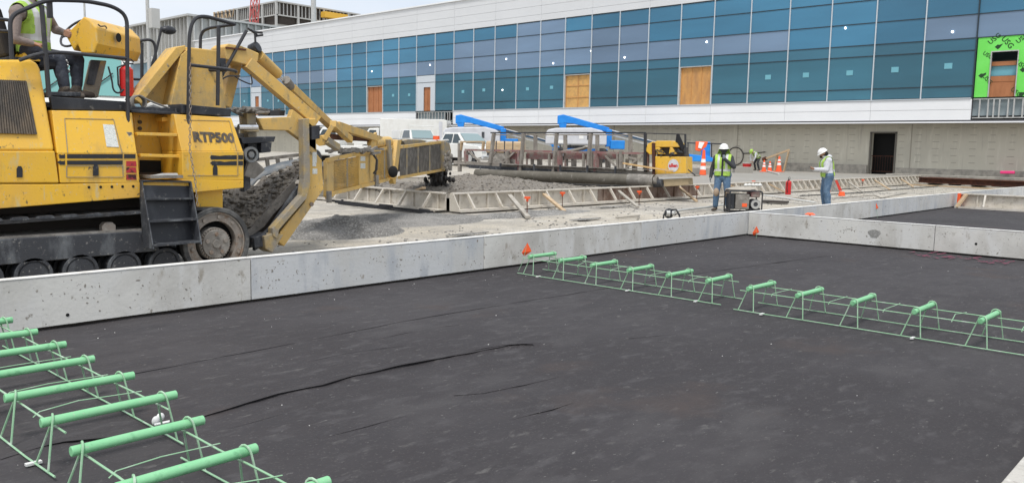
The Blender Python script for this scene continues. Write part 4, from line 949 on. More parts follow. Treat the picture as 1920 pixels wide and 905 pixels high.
# control console: eight sided box turned toward the seat
ax = Vector((.80, .60, 0)); P0 = atY(150, 68, 10.0)
ep = [(122, 66), (157, 31), (166, 36), (181, 52), (183, 82), (176, 100), (152, 100), (145, 84), (138, 96), (133, 86)]
cs = plate('control_console', [on(x, y, P0, ax) for x, y in ep], 'yellow', ax*.90, bevel=.015)
q = atY(222, 71, 9.9); m = MB(); cdir = Vector((.6, -.8, 0)); q = on(222, 71, P0+cdir*.24, cdir); m.cyl(q+cdir*.0, q+cdir*.006, .052, n=18); m.build('console_port', 'dark_hole', cs)
m = MB(); m.tube(rounded([on(x, y, P0+cdir*.2+Vector((0, 0, .02)), cdir) for x, y in ((184, 46), (188, 50), (198, 49), (200, 54))], .02), .008); m.build('console_handle', 'grille', cs)
m = MB(); m.pris([atY(x, y, 10.25) for x, y in ((170, 112), (200, 114), (184, 183), (154, 182))], (.05, .18, 0)); m.build('console_post', 'yellow_splashed', pl, bevel=.01)
m = MB(); m.pris([atY(x, y, 10.24) for x, y in ((170, 113), (188, 114), (176, 160), (162, 158))], (0, -.01, 0)); m.build('post_gusset', 'black_dusty', pl)
# steering wheel
cw = atY(143, 62, 10.62); nrm = Vector((-.75, -.25, .6)).normalized(); x_ = Vector((nrm.y, -nrm.x, 0)).normalized(); y_ = nrm.cross(x_)
m = MB(); m.tube([cw+(x_*math.cos(a)+y_*math.sin(a))*.215 for a in [2*PI*i/28 for i in range(28)]], .014, 7, closed=True)
for a in (.3, 2.4, 4.5): m.tube([cw, cw+(x_*math.cos(a)+y_*math.sin(a))*.21], .010, 6)
m.tube([cw, cw-nrm*.25], .02, 8); m.build('steering_wheel', 'tube_black', pl, smooth=True)
# seat
sq = atY(52, 112, 10.2)
m = MB(); m.box(sq.x-.28, sq.x+.22, 9.95, 10.5, sq.z-.10, sq.z+.0); m.build('seat', 'black_cloth', pl, bevel=.03)
m = MB(); m.pris([(sq.x-.28, 9.97, sq.z), (sq.x-.18, 9.97, sq.z), (sq.x-.30, 9.97, sq.z+.5), (sq.x-.38, 9.97, sq.z+.5)], (0, .5, 0)); m.build('seat_back', 'black_cloth', pl, bevel=.03)
plate('seat_box', [atY(x, y, 9.95) for x, y in ((40, 112), (44, 98), (78, 104), (78, 125), (45, 125))], 'yellow', (0, .5, 0), bevel=.02)
# --- rails
def rail(pts, r=.021, Y=YB+.12, rad=.10, name='hand_rail'):
    P = [atY(p[0], p[1], p[2] if len(p) > 2 else Y) for p in pts]; m = MB(); m.tube(rounded(P, rad), r, 8); return m.build(name, 'tube_black', pl, smooth=True)
rail([(22, 112), (18, 30), (88, 0), (160, 2), (212, 12), (238, 30), (240, 255)])
rail([(36, 113), (76, 100), (112, 98), (240, 110)], .019)
rail([(78, 10), (92, 182)], .024, rad=.01)
rail([(92, -6, 9.2), (94, 34, 9.2)], .03, 9.2, .01)
rail([(-40, 32, 9.6), (16, 38, 9.6)], .018, 9.6, .01); rail([(-40, 56, 9.6), (14, 59, 9.6)], .018, 9.6, .01)
m = MB(); m.cyl(B(240, 256, .1), B(240, 248, .1), .045, n=10); m.build('rail_foot', 'steel_dirty', pl)
rail([(352, 256), (355, 60), (364, 34), (384, 30), (440, 46)])
rail([(441, 46, 9.3), (390, 53, 9.7), (376, 62, 9.8), (375, 122, 9.8), (388, 132, 9.8), (425, 132, 9.5)], .019)
rail([(356, 122), (425, 130), (442, 133, 9.2), (443, 137, 9.2)], .019, rad=.04)
rail([(410, 50, 9.5), (408, 198, 9.5)], .024, rad=.01)
rail([(237, 82, 11.4), (283, 73, 11.4), (292, 86, 11.4), (291, 118, 11.4)], .02)
rail([(266, 80, 11.4), (266, 170, 11.4)], .024, rad=.01)
rail([(243, 148, 11.4), (272, 150, 11.4)], .018, rad=.01)
rail([(303, 52, 11.5), (293, 96, 11.5), (284, 125, 11.5)], .018, rad=.01)
def mirror(px, py, Y, s, name='mirror'):
    q = atY(px, py, Y); m = MB(); m.ball(q, .10, (1.1, .6, .6), 12, 8); m.build(name, 'black_paint', pl, smooth=True)
mirror(316, 57, 11.4, 1)
rail([(303, 52, 11.5), (312, 54, 11.4)], .014, rad=.01)
rail([(462, 58, 9.9), (425, 125, 9.9), (408, 158, 9.9)], .022, rad=.01)
m = MB()
for a, b in (((464, 53), (474, 60)), ((470, 56), (482, 66)), ((476, 60), (492, 62)), ((480, 68), (493, 66)), ((478, 64), (479, 82))): m.tube([atY(*a, 9.9), atY(*b, 9.9)], .014, 6)
m.build('antenna_bracket', 'tube_black', pl)
q = atY(478, 92, 10.0); m = MB(); m.cyl(q+Vector((-.03, .05, -.02)), q+Vector((.02, -.05, .03)), .075, n=20); m.build('work_lamp', 'black_paint', pl, smooth=True, bevel=.01)
rail([(440, 143, 9.8), (450, 150, 9.8), (468, 158, 9.8), (474, 158, 9.8), (470, 140, 9.8)], .009, rad=.08, name='hydraulic_hose'); rail([(410, 155, 9.8), (425, 142, 9.8), (450, 143, 9.8)], .010, rad=.08, name='hydraulic_hose')
m = MB(); m.tube([atY(273, 145, 11.3), atY(304, 113, 11.3)], .035, 10); m.build('grease_gun', 'steel_dirty', pl, smooth=True)
rail([(203, 125, 9.4), (210, 150, 9.4), (212, 170, 9.4), (222, 176, 9.4), (232, 168, 9.4)], .010, rad=.1, name='hydraulic_hose')
# chain
m = MB(); P = [B(357, 122, -.0), B(357, 200, -.03), B(356, 280, -.06), B(366, 340, -.12), B(371, 390, -.16)]
Ln = [(P[i]-P[i+1]).length for i in range(4)]; tot = sum(Ln); n = int(tot/.042)
for i in range(n):
    s = i*.042; k = 0
    while k < 3 and s > Ln[k]: s -= Ln[k]; k += 1
    p = P[k].lerp(P[k+1], s/Ln[k]); d = (P[k+1]-P[k]).normalized(); sd = (Vector((1, 0, 0)) if i % 2 else Vector((.3, 1, 0)).normalized())
    m.tube([p+d*(.026*math.cos(a))+sd*(.013*math.sin(a)) for a in [2*PI*j/8 for j in range(8)]], .0045, 4, closed=True)
m.build('chain', 'rim_rust', pl, smooth=True)
# --- front machinery
YM_ = 9.7
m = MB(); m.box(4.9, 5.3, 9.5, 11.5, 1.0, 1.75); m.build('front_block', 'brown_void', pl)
rail([(447, 238, 9.6), (482, 238, 9.6)], .035, 9.6, .01, 'hydraulic_rod'); col.objects[-1].data.materials[0] = MATS['chrome']
random.seed(8)
m = MB()
for k in range(9): x = 432+k*6; m.tube([atY(x, 205+random.uniform(-3, 8), 9.7), atY(x+22, 203+random.uniform(-1, 14), 9.9), atY(x+44, 206+random.uniform(-3, 18), 10.1)], .016+.01*random.random(), 7)
m.build('hose_bundle', 'steel_dirty', pl, smooth=True)
for pts, mt, Y, d in [([(462, 212), (480, 212), (482, 262), (466, 262)], 'yellow_splashed', 9.8, .2), ([(452, 258), (517, 256), (514, 266), (455, 270)], 'black_paint', 9.7, .4), ([(490, 268), (510, 267), (508, 285), (490, 287)], 'black_paint', 9.7, .2),
                      ([(466, 262), (488, 262), (486, 300), (464, 312)], 'black_dusty', 9.8, .2), ([(507, 207), (535, 207), (534, 217), (506, 217)], 'black_paint', 9.9, .3), ([(440, 250), (470, 250), (470, 292), (444, 292)], 'steel_dirty', 9.9, .3),
                      ([(470, 292), (498, 318), (478, 335), (458, 330)], 'steel_dirty', 9.7, .05), ([(456, 300), (470, 300), (470, 352), (458, 360)], 'black_dusty', 9.9, .1), ([(463, 240), (486, 240), (486, 247), (463, 247)], 'yellow_splashed', 9.7, .1)]:
    plate('front_equipment', [atY(x, y, Y) for x, y in pts], mt, (0, d, 0), bevel=.006)
q = atY(472, 290, 9.62); m = MB(); m.ring(q, (0, 1, 0), .10, .07, .05, 24); m.cyl(q, q+IN*.04, .04, n=12); m.build('hose_reel', 'belt_grey', pl, smooth=True)
# --- portal arm: beam, upright, bent lower arm
YA = 9.75
def A(x, y, d=0): return atY(x, y, YA+d)
arm = plate('portal_beam', [A(484, 222), A(545, 219), A(549, 205), A(593, 240), A(593, 288), A(588, 280), A(541, 245), A(494, 244)], 'yellow_dusty', (0, .10, 0), bevel=.01)
plate('portal_upright', [A(572, 223), A(593, 222), A(594, 288), A(604, 300), A(607, 355), A(533, 462), A(519, 450), A(526, 434), A(572, 378), A(577, 330)], 'yellow_dusty', (0, .14, 0), bevel=.012)
plate('upright_flange', [A(568, 223, -.12), A(580, 222, -.12), A(582, 345, -.12), A(575, 372, -.12), A(524, 430, -.12), A(520, 448, -.12), A(512, 442, -.12), A(511, 428, -.12), A(566, 366, -.12), A(570, 335, -.12)], 'yellow_splashed', (0, .12, 0), bevel=.008)
plate('arm_foot', [A(495, 443, -.10), A(515, 436, -.10), A(532, 440, -.10), A(511, 474, -.10), A(498, 466, -.10)], 'yellow_splashed', (0, .25, 0), bevel=.01)
for px, py in ((585, 383),): q = A(px, py, -.02); m = MB(); m.cyl(q, q+IN*.05, .03, n=12); m.build('pin', 'rim_rust', pl)
plate('speaker_box', [A(585, 237, -.13), A(600, 235, -.13), A(600, 260, -.13), A(585, 262, -.13)], 'black_paint', (.0, .12, 0), bevel=.006)
for x0, y0, x1, y1 in ((586, 285, 594, 305), (586, 316, 595, 326), (586, 305, 593, 312)): plate('decal', [A(x0, y0, -.004), A(x1, y0, -.004), A(x1, y1, -.004), A(x0, y1, -.004)], 'decal_white', (0, .003, 0), arm, 0)
# diagonal masts
def box_beam(a, b, Ya, Yb, w, h, name, mt='yellow_dusty'):
    p = atY(*a, Ya); q = atY(*b, Yb); m = MB(); m.beam(p, q, w, h, up=(0, 0, 1)); return m.build(name, mt, pl, bevel=.008)
box_beam((462, 118), (592, 228), 9.95, 9.85, .16, .15, 'mast_beam')
box_beam((440, 112), (418, 200), 10.3, 10.3, .20, .14, 'mast_leg')
plate('mast_cap', [atY(x, y, 9.9) for x, y in ((420, 88), (428, 82), (452, 86), (468, 92), (486, 100), (484, 116), (462, 122), (424, 112))], 'yellow_dusty', (0, .35, 0), bevel=.012)
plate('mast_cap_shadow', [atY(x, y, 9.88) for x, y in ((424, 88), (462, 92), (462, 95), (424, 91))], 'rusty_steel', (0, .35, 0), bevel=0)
plate('black_unit', [atY(x, y, 9.75) for x, y in ((408, 108), (424, 110), (424, 128), (408, 126))], 'black_paint', (0, .1, 0))
def cyl_(a, b, Ya, Yb, r, name, mt, n=16):
    m = MB(); m.cyl(atY(*a, Ya), atY(*b, Yb), r, n=n); return m.build(name, mt, pl, smooth=True, bevel=.004)
cyl_((484, 104), (520, 139), 10.0, 10.2, .078, 'hydraulic_cylinder', 'yellow_dusty'); cyl_((519, 138), (543, 163), 10.2, 10.35, .024, 'hydraulic_rod', 'chrome'); cyl_((536, 150), (548, 166), 10.25, 10.4, .062, 'rod_clevis', 'steel_dirty')
# --- swing conveyor boom
NB, FBm = atD(613, 340, 13), atD(838, 292, 23.2); dB = (FBm-NB); dB.z = 0; nB = Vector((dB.y, -dB.x, 0)).normalized()
def Q(x, y, off=0): return on(x, y, NB-nB*off, nB)
bm_ = 'yellow_dusty'
def chord(p, q, w=.05, off=0, mt='yellow_dusty', name='boom_chord'): m = MB(); m.beam(Q(*p, off), Q(*q, off), w, w); return m.build(name, mt, pl)
top = [(613, 301), (626, 297), (695, 284), (735, 275), (748, 276), (832, 266)]; bot = [(613, 370), (626, 361), (694, 345), (734, 334), (748, 333), (832, 318)]
for off in (0, .85):
    for L_ in (top, bot):
        for a, b in ((0, 1), (1, 2), (2, 3), (4, 5)): chord(L_[a], L_[b], .06, off)
plate('boom_end_plate', [Q(*top[0]), Q(*top[1]), Q(*bot[1]), Q(*bot[0])], bm_, nB*-.06, bevel=.006)
plate('boom_plate', [Q(673, 289), Q(695, 285), Q(694, 345), Q(673, 350)], bm_, nB*-.06, bevel=.006)
plate('boom_plate', [Q(699, 254), Q(707, 248), Q(706, 285), Q(701, 340), Q(690, 340), Q(692, 288)], bm_, nB*-.05, bevel=.006)
for p0, p1 in (((676, 293), (685, 302)), ((676, 306), (685, 316))): plate('decal', [Q(p0[0], p0[1], -.004), Q(p1[0], p0[1], -.004), Q(p1[0], p1[1], -.004), Q(p0[0], p1[1], -.004)], 'decal_white', nB*-.003, pl, 0)
def mesh_guard(c, n1, n2, off, w=.012, mt='yellow_dusty', dens=15):
    a, b, cc, d = [Q(*p, off) for p in c]; m = MB()
    def P(u, v): return a.lerp(b, u).lerp(d.lerp(cc, u), v)
    asp = (b-a).length/(d-a).length; n = dens
    for k in range(-n, int(n*asp)+1):
        u0 = k/(n*asp); pts = []
        for (uu, vv) in ((max(0, u0), max(0, -u0*asp)), (min(1, u0+1/asp), min(1, (1-u0)*asp))): pts.append((uu, vv))
        if pts[1][0] > pts[0][0]+1e-4:
            m.beam(P(*pts[0]), P(*pts[1]), w, .004); m.beam(P(pts[0][0], 1-pts[0][1]), P(pts[1][0], 1-pts[1][1]), w, .004)
    return m.build('mesh_guard', mt, pl)
for off in (0, .85):
    mesh_guard([(626, 302), (673, 293), (673, 347), (626, 357)], 1, 1, off, .010, dens=9 if off == 0 else 5)
    mesh_guard([(706, 285), (734, 279), (734, 331), (706, 338)], 1, 1, off, .010, dens=9 if off == 0 else 5)
    mesh_guard([(750, 279), (830, 270), (830, 315), (750, 330)], 1, 1, off, .012, 'steel_dirty', 12 if off == 0 else 8)
for x, t_, b_ in ((650, 295, 351), (720, 281, 334), (762, 277, 329), (783, 274, 325), (805, 271, 321)):
    m = MB(); m.beam(Q(x, t_), Q(x, b_), .035, .035); m.build('boom_post', 'yellow_splashed', pl)
for a, b in (((630, 302), (650, 350)), ((650, 350), (670, 297)), ((752, 278), (772, 326)), ((790, 322), (772, 276)), ((792, 322), (812, 272))):
    m = MB(); m.beam(Q(*a, .05), Q(*b, .05), .03, .03); m.build('boom_brace', 'steel_dirty', pl)
m = MB(); m.pris([Q(615, 312, .12), Q(830, 280, .12), Q(830, 296, .12), Q(615, 338, .12)], nB*-.6); m.build('conveyor_belt', 'black_dusty', pl)
plate('inner_skirt', [Q(627, 303, .3), Q(830, 274, .3), Q(830, 306, .3), Q(627, 345, .3)], 'belt_dirty', nB*-.02, pl, 0)
plate('hinge_post', [Q(737, 335, -.1), Q(744, 335, -.1), Q(753, 262, -.1), Q(746, 262, -.1)], bm_, nB*-.1, bevel=.006)
plate('hinge_post', [Q(728, 262, -.06), Q(733, 262, -.06), Q(738, 320, -.06), Q(732, 320, -.06)], 'yellow_splashed', nB*-.1, bevel=.006)
plate('hinge_foot', [Q(735, 330, -.08), Q(744, 330, -.08), Q(742, 345, -.08), Q(739, 345, -.08)], bm_, nB*-.1, bevel=.006)
m = MB(); q = Q(737, 322, -.16); m.ball(q, .12, (1, .5, 1)); m.build('hinge_hose_knot', 'dark_hole', pl, smooth=True)
m = MB(); m.cyl(Q(698, 268, .1), Q(728, 266, .1), .11, n=16); m.build('boom_cylinder', bm_, pl, smooth=True, bevel=.006)
m = MB(); m.cyl(Q(728, 266, .1), Q(752, 262, .1), .028, n=10); m.build('boom_rod', 'chrome', pl, smooth=True)
plate('trough_hood', [Q(756, 264, .2), Q(766, 261, .2), Q(790, 262, .2), Q(822, 268, .2), Q(800, 272, .2), Q(760, 272, .2)], 'yellow_splashed', nB*-.5, bevel=.01)
# discharge head
plate('discharge_head', [Q(832, 264, -.1), Q(843, 268, -.1), Q(846, 282, -.1), Q(843, 312, -.1), Q(833, 320, -.1)], 'yellow_splashed', nB*-.9, bevel=.02)
random.seed(6); m = MB()
for k in range(22): q = Q(random.uniform(834, 846), random.uniform(284, 318), -.15-.2*random.random()); m.ball(q, random.uniform(.02, .06), (1, 1, 1.3), 6, 4)
m.build('caked_concrete', 'steel_dirty', pl, smooth=True)
for x, y in ((838, 322), (845, 320), (706, 350), (617, 380)):
    m = MB(); m.beam(Q(x, y-22, -.05), Q(x, y, -.05), .07, .05); m.build('hanging_flap', 'steel_dirty', pl)
q = Q(818, 262, .1); m = MB(); m.cyl(q, q+Vector((0, 0, .10)), .09, n=12); m.build('beacon', 'orange', pl, smooth=True)
m = MB(); m.tube([Q(800, 266, .1), Q(840, 263, .1)], .03); m.build('beacon_bar', 'pipe_white', pl)
# suspension beams down to the boom
box_beam((546, 165), (628, 243), 10.35, 11.3, .11, .11, 'suspension_beam', bm_)
def seg(a, b, da, db, w, name, mt=bm_, h=None): m = MB(); m.beam(atD(*a, da), atD(*b, db), w, h or w); return m.build(name, mt, pl, bevel=.006)
seg((624, 232), (656, 262), 12.6, 13.6, .10, 'suspension_beam'); seg((630, 235), (712, 262), 12.8, 16.4, .12, 'suspension_beam'); seg((612, 256), (690, 261), 12.8, 16, .09, 'suspension_tie', 'rusty_steel')
seg((624, 235), (608, 262), 12.4, 12.4, .07, 'suspension_tie', bm_); seg((610, 262), (632, 276), 12.4, 12.8, .10, 'suspension_tie', 'yellow_splashed')
m = MB(); m.cyl(atD(600, 264, 12.4), atD(612, 262, 12.6), .08, n=12); m.build('pivot_tube', bm_, pl, smooth=True)
random.seed(12)
m = MB()
for k in range(16): x = 612+k*6; m.beam(atD(x, 283+random.uniform(-5, 6), 13+k*.15), atD(x+16, 281+random.uniform(-6, 5), 13.3+k*.15), .05, .04)
m.build('upper_linkage', 'steel_dirty', pl)
m = MB(); m.tube([atD(700, 290, 15.3), atD(707, 300, 15.3), atD(706, 318, 15.3), atD(700, 326, 15.3)], .02); m.build('hydraulic_hose', 'tube_black', pl, smooth=True)
# --- charging conveyor in the portal with its load
m = MB(); cA, cB = Vector((4.85, 10.0, .22)), Vector((6.6, 10.0, 1.0)); Wd = Vector((0, 1.05, 0))
def CV(t, w, up=0): return cA.lerp(cB, t)+Wd*w+Vector((0, 0, up))
TB = [(452, 372), (470, 344), (482, 330), (500, 321), (525, 313), (550, 308), (580, 304)]
up_ = [atY(x, y-9, 11.15) for x, y in TB]; lo2 = [atY(x, y+6, 10.95) for x, y in TB]
m.add(up_+lo2, [(i, i+1, 7+i+1, 7+i) for i in range(6)])
o = m.build('trough_belt', 'belt_grey', pl, smooth=True); o.modifiers.new('s', 'SOLIDIFY').thickness = .02
plate('conveyor_side', [A(516, 442, .02), A(566, 380, .02), A(572, 350, .02), A(560, 348, .02), A(508, 425, .02), A(476, 455, .02), A(478, 470, .02)], 'black_dusty', (0, .06, 0), bevel=.004)
for i in range(5):
    t = .05+i*.17; p = CV(t, .1, -.10); m = MB(); m.cyl(p, p+Wd*.8, .055, n=12); m.build('idler_roller', 'black_dusty', pl, smooth=True)
m = MB(); q = [(448, 436), (470, 428), (492, 404), (520, 372), (552, 338), (556, 352), (553, 362), (535, 378), (512, 402), (496, 424), (470, 444)]
m.pris([A(x, y, .12) for x, y in q], (0, .02, 0)); m.build('rubber_skirt', 'belt_dirty', pl)
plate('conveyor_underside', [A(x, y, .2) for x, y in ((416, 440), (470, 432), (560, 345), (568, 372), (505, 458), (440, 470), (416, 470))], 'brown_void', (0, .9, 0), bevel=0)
plate('rear_conveyor_rail', [atY(x, y, 11.2) for x, y in ((470, 298), (575, 286), (576, 292), (470, 304))], 'steel_dirty', (0, .06, 0), bevel=0)
for x in (500, 520, 545, 562): m = MB(); m.beam(atY(x, 296, 11.2), atY(x+3, 316, 11.2), .05, .04); m.build('rail_post', 'steel_dirty', pl)
plate('rear_conveyor_rail', [atY(x, y, 11.2) for x, y in ((482, 317), (575, 308), (576, 312), (484, 322))], 'belt_grey', (0, .06, 0), bevel=0)
plate('tail_box', [A(476, 446, -.05), A(500, 436, -.05), A(500, 462, -.05), A(478, 464, -.05)], 'black_dusty', (0, .9, 0), bevel=.01)
# load of concrete on the belt: a thing resting on it
random.seed(21)
LN = [(418, 436), (440, 442), (462, 432), (490, 405), (520, 372), (553, 338), (575, 322)]
LF = [(418, 362), (440, 352), (470, 344), (500, 334), (530, 322), (560, 312), (580, 306)]
def pl_(L_, t, Y): k = min(int(t*6), 5); f_ = t*6-k; a_, b_ = L_[k], L_[k+1]; return atY(a_[0]+(b_[0]-a_[0])*f_, a_[1]+(b_[1]-a_[1])*f_, Y)
def load(i, j):
    t = i/40; w = j/24; p = pl_(LN, t, 9.93).lerp(pl_(LF, t, 10.95), w)
    p.z += .10*math.sin(PI*w)+(.09*noise.noise(p*4)+.07*noise.noise(p*11)+.03*noise.noise(p*24)); return p
m = MB(); m.v = [load(i, j) for i in range(41) for j in range(25)]; m.f = [(i*25+j, i*25+j+1, (i+1)*25+j+1, (i+1)*25+j) for i in range(40) for j in range(24)]; m.m = [0]*len(m.f)
for _ in range(420):
    p = load(random.randint(0, 40), random.randint(1, 23)); m.ball(p, random.uniform(.012, .045), (1.2, 1, .8), 6, 4)
o = m.build('concrete_load', 'wet_concrete', smooth=True); tag(o, 'lumpy grey concrete riding on the charging belt inside the yellow portal', 'concrete'); kind(o, 'stuff')
# stream of concrete falling from the boom head
m = MB(); random.seed(31)
pt = Q(822, 312, .3); pb = Vector((pt.x, pt.y, .45))
for _ in range(260):
    t = random.random(); p = pt.lerp(pb, t)+Vector((random.gauss(0, .07+.10*t), random.gauss(0, .07+.10*t), 0)); m.ball(p, random.uniform(.025, .07), (1, 1, 1.4), 6, 4)
o = m.build('falling_concrete', 'wet_dark', smooth=True); tag(o, 'dark clump of concrete dropping from the end of the conveyor boom', 'concrete'); kind(o, 'stuff')
# extinguisher hanging on the machine
def extinguisher(base, h, r, label):
    t = thing('fire_extinguisher', label, 'fire extinguisher', base); b = Vector(base); Z = Vector((0, 0, 1))
    m = MB(); m.cyl(b, b+Z*h*.72, r, n=16); m.cyl(b+Z*h*.72, b+Z*h*.82, r, r*.4, 16); m.build('bottle', 'red_paint', t, smooth=True, bevel=.004)
    m = MB(); m.cyl(b+Z*h*.8, b+Z*h*.88, r*.3, n=10); m.box(b.x-.02, b.x+r*1.1, b.y-.015, b.y+.015, b.z+h*.86, b.z+h*.9); m.tube([b+Vector((-.02, 0, h*.88)), b+Vector((-.05, 0, h*.98)), b+Vector((r*.8, 0, h*1.0)), b+Vector((r*1.2, 0, h*.93))], .008, 6); m.build('valve', 'black_paint', t)
    m = MB(); m.tube([b+Vector((-.01, -.02, h*.85)), b+Vector((-r*1.4, -.02, h*.75)), b+Vector((-r*1.35, -.02, h*.3)), b+Vector((-r*.9, -.03, h*.12))], .011, 6); m.build('hose', 'rubber', t, smooth=True)
extinguisher(atY(238, 181, 9.9), .43, .075, 'red fire extinguisher standing on the placer deck behind the rail')
# ================================================================== ROLLER FINISHER bridging the lane
R0 = Vector((22.9, 14.45, 0)); L0 = Vector((21.0, 22.6, 0)); dP = (L0-R0).normalized(); nP = Vector((-dP.y, dP.x, 0)); LP = (L0-R0).length
if nP.x > 0: nP = -nP                                          # towards the camera
rf = thing('roller_finisher', 'truss bridge finisher with long steel roller and yellow end car over wet concrete', 'construction machine', (R0+L0)/2)
def PP(px, py, off=0): return on(px, py, R0+nP*off, nP)
def V(s, z, off=0): return R0+dP*s+nP*off+Vector((0, 0, z))
def member(a, b, w=.06, h=None, mt='truss_grey', name='truss_member', up=(0, 0, 1)): m = MB(); m.beam(a, b, w, h or w, up=up); return m.build(name, mt, rf)
zb_, zt_ = .98, 1.42
def sx_(px, py=300, off=0): q = PP(px, py, off)-R0; return q.dot(dP)
for off in (.0, -.75):
    member(PP(1228, 325, off), PP(852, 304, off), .13, .12, name='bottom_chord'); member(PP(1225, 288, off), PP(872, 281, off), .07, .07, 'maroon', 'top_chord')
member(PP(1220, 318, .12), PP(940, 308, .12), .16, .03, 'steel_dirty', 'catwalk'); member(PP(1220, 331, .05), PP(880, 312, .05), .08, .12, 'black_dusty', 'under_rail')
zs = []
for i, px in enumerate((874, 952, 975, 1046, 1050, 1110, 1118, 1165, 1213)):
    for off in (0, -.75): member(PP(px, 322 if px > 900 else 305, off), PP(px, 283, off), .20 if i in (2, 4, 6) else .14, .10, 'truss_grey' if i % 2 else 'maroon', 'truss_post')
for a, b in (((880, 284), (902, 306)), ((915, 306), (930, 284)), ((1135, 292), (1160, 318)), ((1170, 318), (1205, 292)), ((1172, 293), (1200, 300)), ((942, 306), (966, 284))):
    member(PP(*a), PP(*b), .06)
for a, b in ((886, 284), ): pass
for x0, x1 in ((952, 968), (988, 1040), (1060, 1100), (1120, 1165)):
    pts = [PP(x0, 286, -.1), PP(x1, 287, -.1), PP(x1, 299, -.1), PP(x0, 298, -.1)]; plate('maroon_panel', pts, 'maroon', nP*-.04, rf, 0)
    for x in (x0, x1): member(PP(x, 320, -.1), PP(x, 288, -.1), .05, .05, 'maroon', 'inner_frame')
for px in (921, 980, 1040, 1103): pass
# upper hand rails
for px in (922, 978, 1040, 1104, 1210): member(PP(px-(0 if px > 1200 else 2), 322 if px > 930 else 306, .1), PP(px+(4 if px < 1200 else 0), 250, .1), .12 if px < 1200 else .06, .09, 'truss_grey' if px < 1200 else 'tube_black', 'rail_post')
for px in (1004, 1060, 1120, 1182): member(PP(px, 300, -.85), PP(px, 252, -.85), .12, .09, 'truss_grey', 'rail_post')
member(PP(920, 249, .1), PP(1211, 249, .1), .045, .045, 'tube_black', 'top_rail'); member(PP(930, 253, -.85), PP(1210, 253, -.85), .04, .04, 'truss_grey', 'top_rail')
member(PP(1211, 250, .1), PP(1286, 252, .1), .03, .03, 'tube_black', 'top_rail'); member(PP(1285, 251, .1), PP(1285, 288, .1), .05, .05, 'tube_black', 'rail_post')
# tan frame at the far left end
for a, b in (((864, 266), (908, 266)), ((907, 266), (905, 282)), ((866, 266), (864, 282))): member(PP(*a), PP(*b), .10, .06, 'lumber', 'end_frame')
member(PP(862, 322), PP(862, 268), .12, .1, 'truss_grey', 'end_post'); member(PP(845, 307), PP(935, 309), .05, .05, 'pipe_white', 'pipe')
# long cylinder roller
ra, rb = PP(1226, 345, .35), PP(893, 328, .35); ra.z = .46+.17; rb.z = .62
m = MB(); m.cyl(ra, rb, .185, n=28); m.build('roller_tube', 'roller_steel', rf, smooth=True)
m = MB(); m.cyl(ra, ra.lerp(rb, .13), .195, n=28); m.cyl(ra-(rb-ra).normalized()*.12, ra, .13, n=16); m.build('roller_sleeve', 'steel_dirty', rf, smooth=True)
for px in (960, 1012, 1076, 1140, 1190): member(PP(px, 320, -.3), PP(px, 286, -.3), .18, .1, 'truss_grey', 'inner_frame'); member(PP(px-14, 318, -.2), PP(px-14, 298, -.2), .10, .08, 'truss_grey', 'inner_frame'); member(PP(px+18, 318, .02), PP(px+18, 288, .02), .07, .07, 'truss_grey', 'inner_frame')
for k in (.2, .35, .5, .65, .85): p = ra.lerp(rb, k); m = MB(); m.beam(p+Vector((0, 0, .15)), p+Vector((0, 0, .42)), .06, .05); m.build('hanger', 'black_dusty', rf)
# under-truss brackets
for px in range(900, 1215, 24):
    member(PP(px, 317+(px-900)*.03, .1), PP(px+7, 325+(px-900)*.03, .1), .04, .04, 'black_dusty', 'bracket')
# yellow end car
def EC(px, py, off=.12): return PP(px, py, off)
plate('end_car_body', [EC(1226, 293), EC(1286, 294), EC(1286, 325), EC(1226, 327)], 'yellow', nP*-.7, rf, bevel=.02)
plate('end_car_shroud', [EC(1214, 270), EC(1224, 265), EC(1227, 290), EC(1218, 290), EC(1210, 283)], 'yellow', nP*-.6, rf, bevel=.02)
plate('end_car_hood', [EC(1226, 267), EC(1232, 264), EC(1262, 264), EC(1274, 269), EC(1274, 276), EC(1226, 276)], 'yellow', nP*-.6, rf, bevel=.02)
plate('hood_bracket', [EC(1228, 276), EC(1236, 276), EC(1246, 289), EC(1230, 289)], 'yellow', nP*-.3, rf, bevel=.01); plate('hood_bracket', [EC(1256, 276), EC(1260, 276), EC(1268, 289), EC(1254, 288)], 'yellow', nP*-.3, rf, bevel=.01)
plate('engine', [EC(1232, 276, 0), EC(1280, 276, 0), EC(1284, 294, 0), EC(1232, 294, 0)], 'brown_void', nP*-.5, rf)
plate('corner_post', [EC(1222, 268, .16), EC(1228, 268, .16), EC(1228, 338, .16), EC(1223, 338, .16)], 'rusty_steel', nP*-.1, rf, bevel=0)
plate('step_board', [EC(1226, 328, .3), EC(1305, 328, .3), EC(1303, 331, .3), EC(1226, 332, .3)], 'lumber_grey', nP*-.5, rf, bevel=0)
plate('skid', [EC(1243, 336, .22), EC(1290, 334, .22), EC(1291, 347, .22), EC(1245, 350, .22)], 'tan_panel', nP*-.5, rf, bevel=.015)
m = MB(); m.cyl(EC(1226, 344, .3), EC(1242, 343, .3), .13, n=16); m.build('roller_motor', 'black_dusty', rf, smooth=True)
lc = EC(1262.5, 310.5, .125); rl = .19; xd = dP*-1
m = MB(); n_ = 28; pts = [lc+xd*rl*.93*math.cos(2*PI*i/n_)+Vector((0, 0, rl*1.08*math.sin(2*PI*i/n_))) for i in range(n_)]; m.pris(pts, nP*.004); lg = m.build('round_badge', 'hood_white', rf)
vs, fs = text_mesh('allen', .155, lc+nP*.007, xd, (0, 0, 1), .004, .007); m = MB(); m.add(vs, fs); m.build('lettering', 'red_paint', lg)
member(PP(1168, 306, .2), PP(1262, 321, .2), .05, .05, 'lumber_new', 'loose_timber'); 
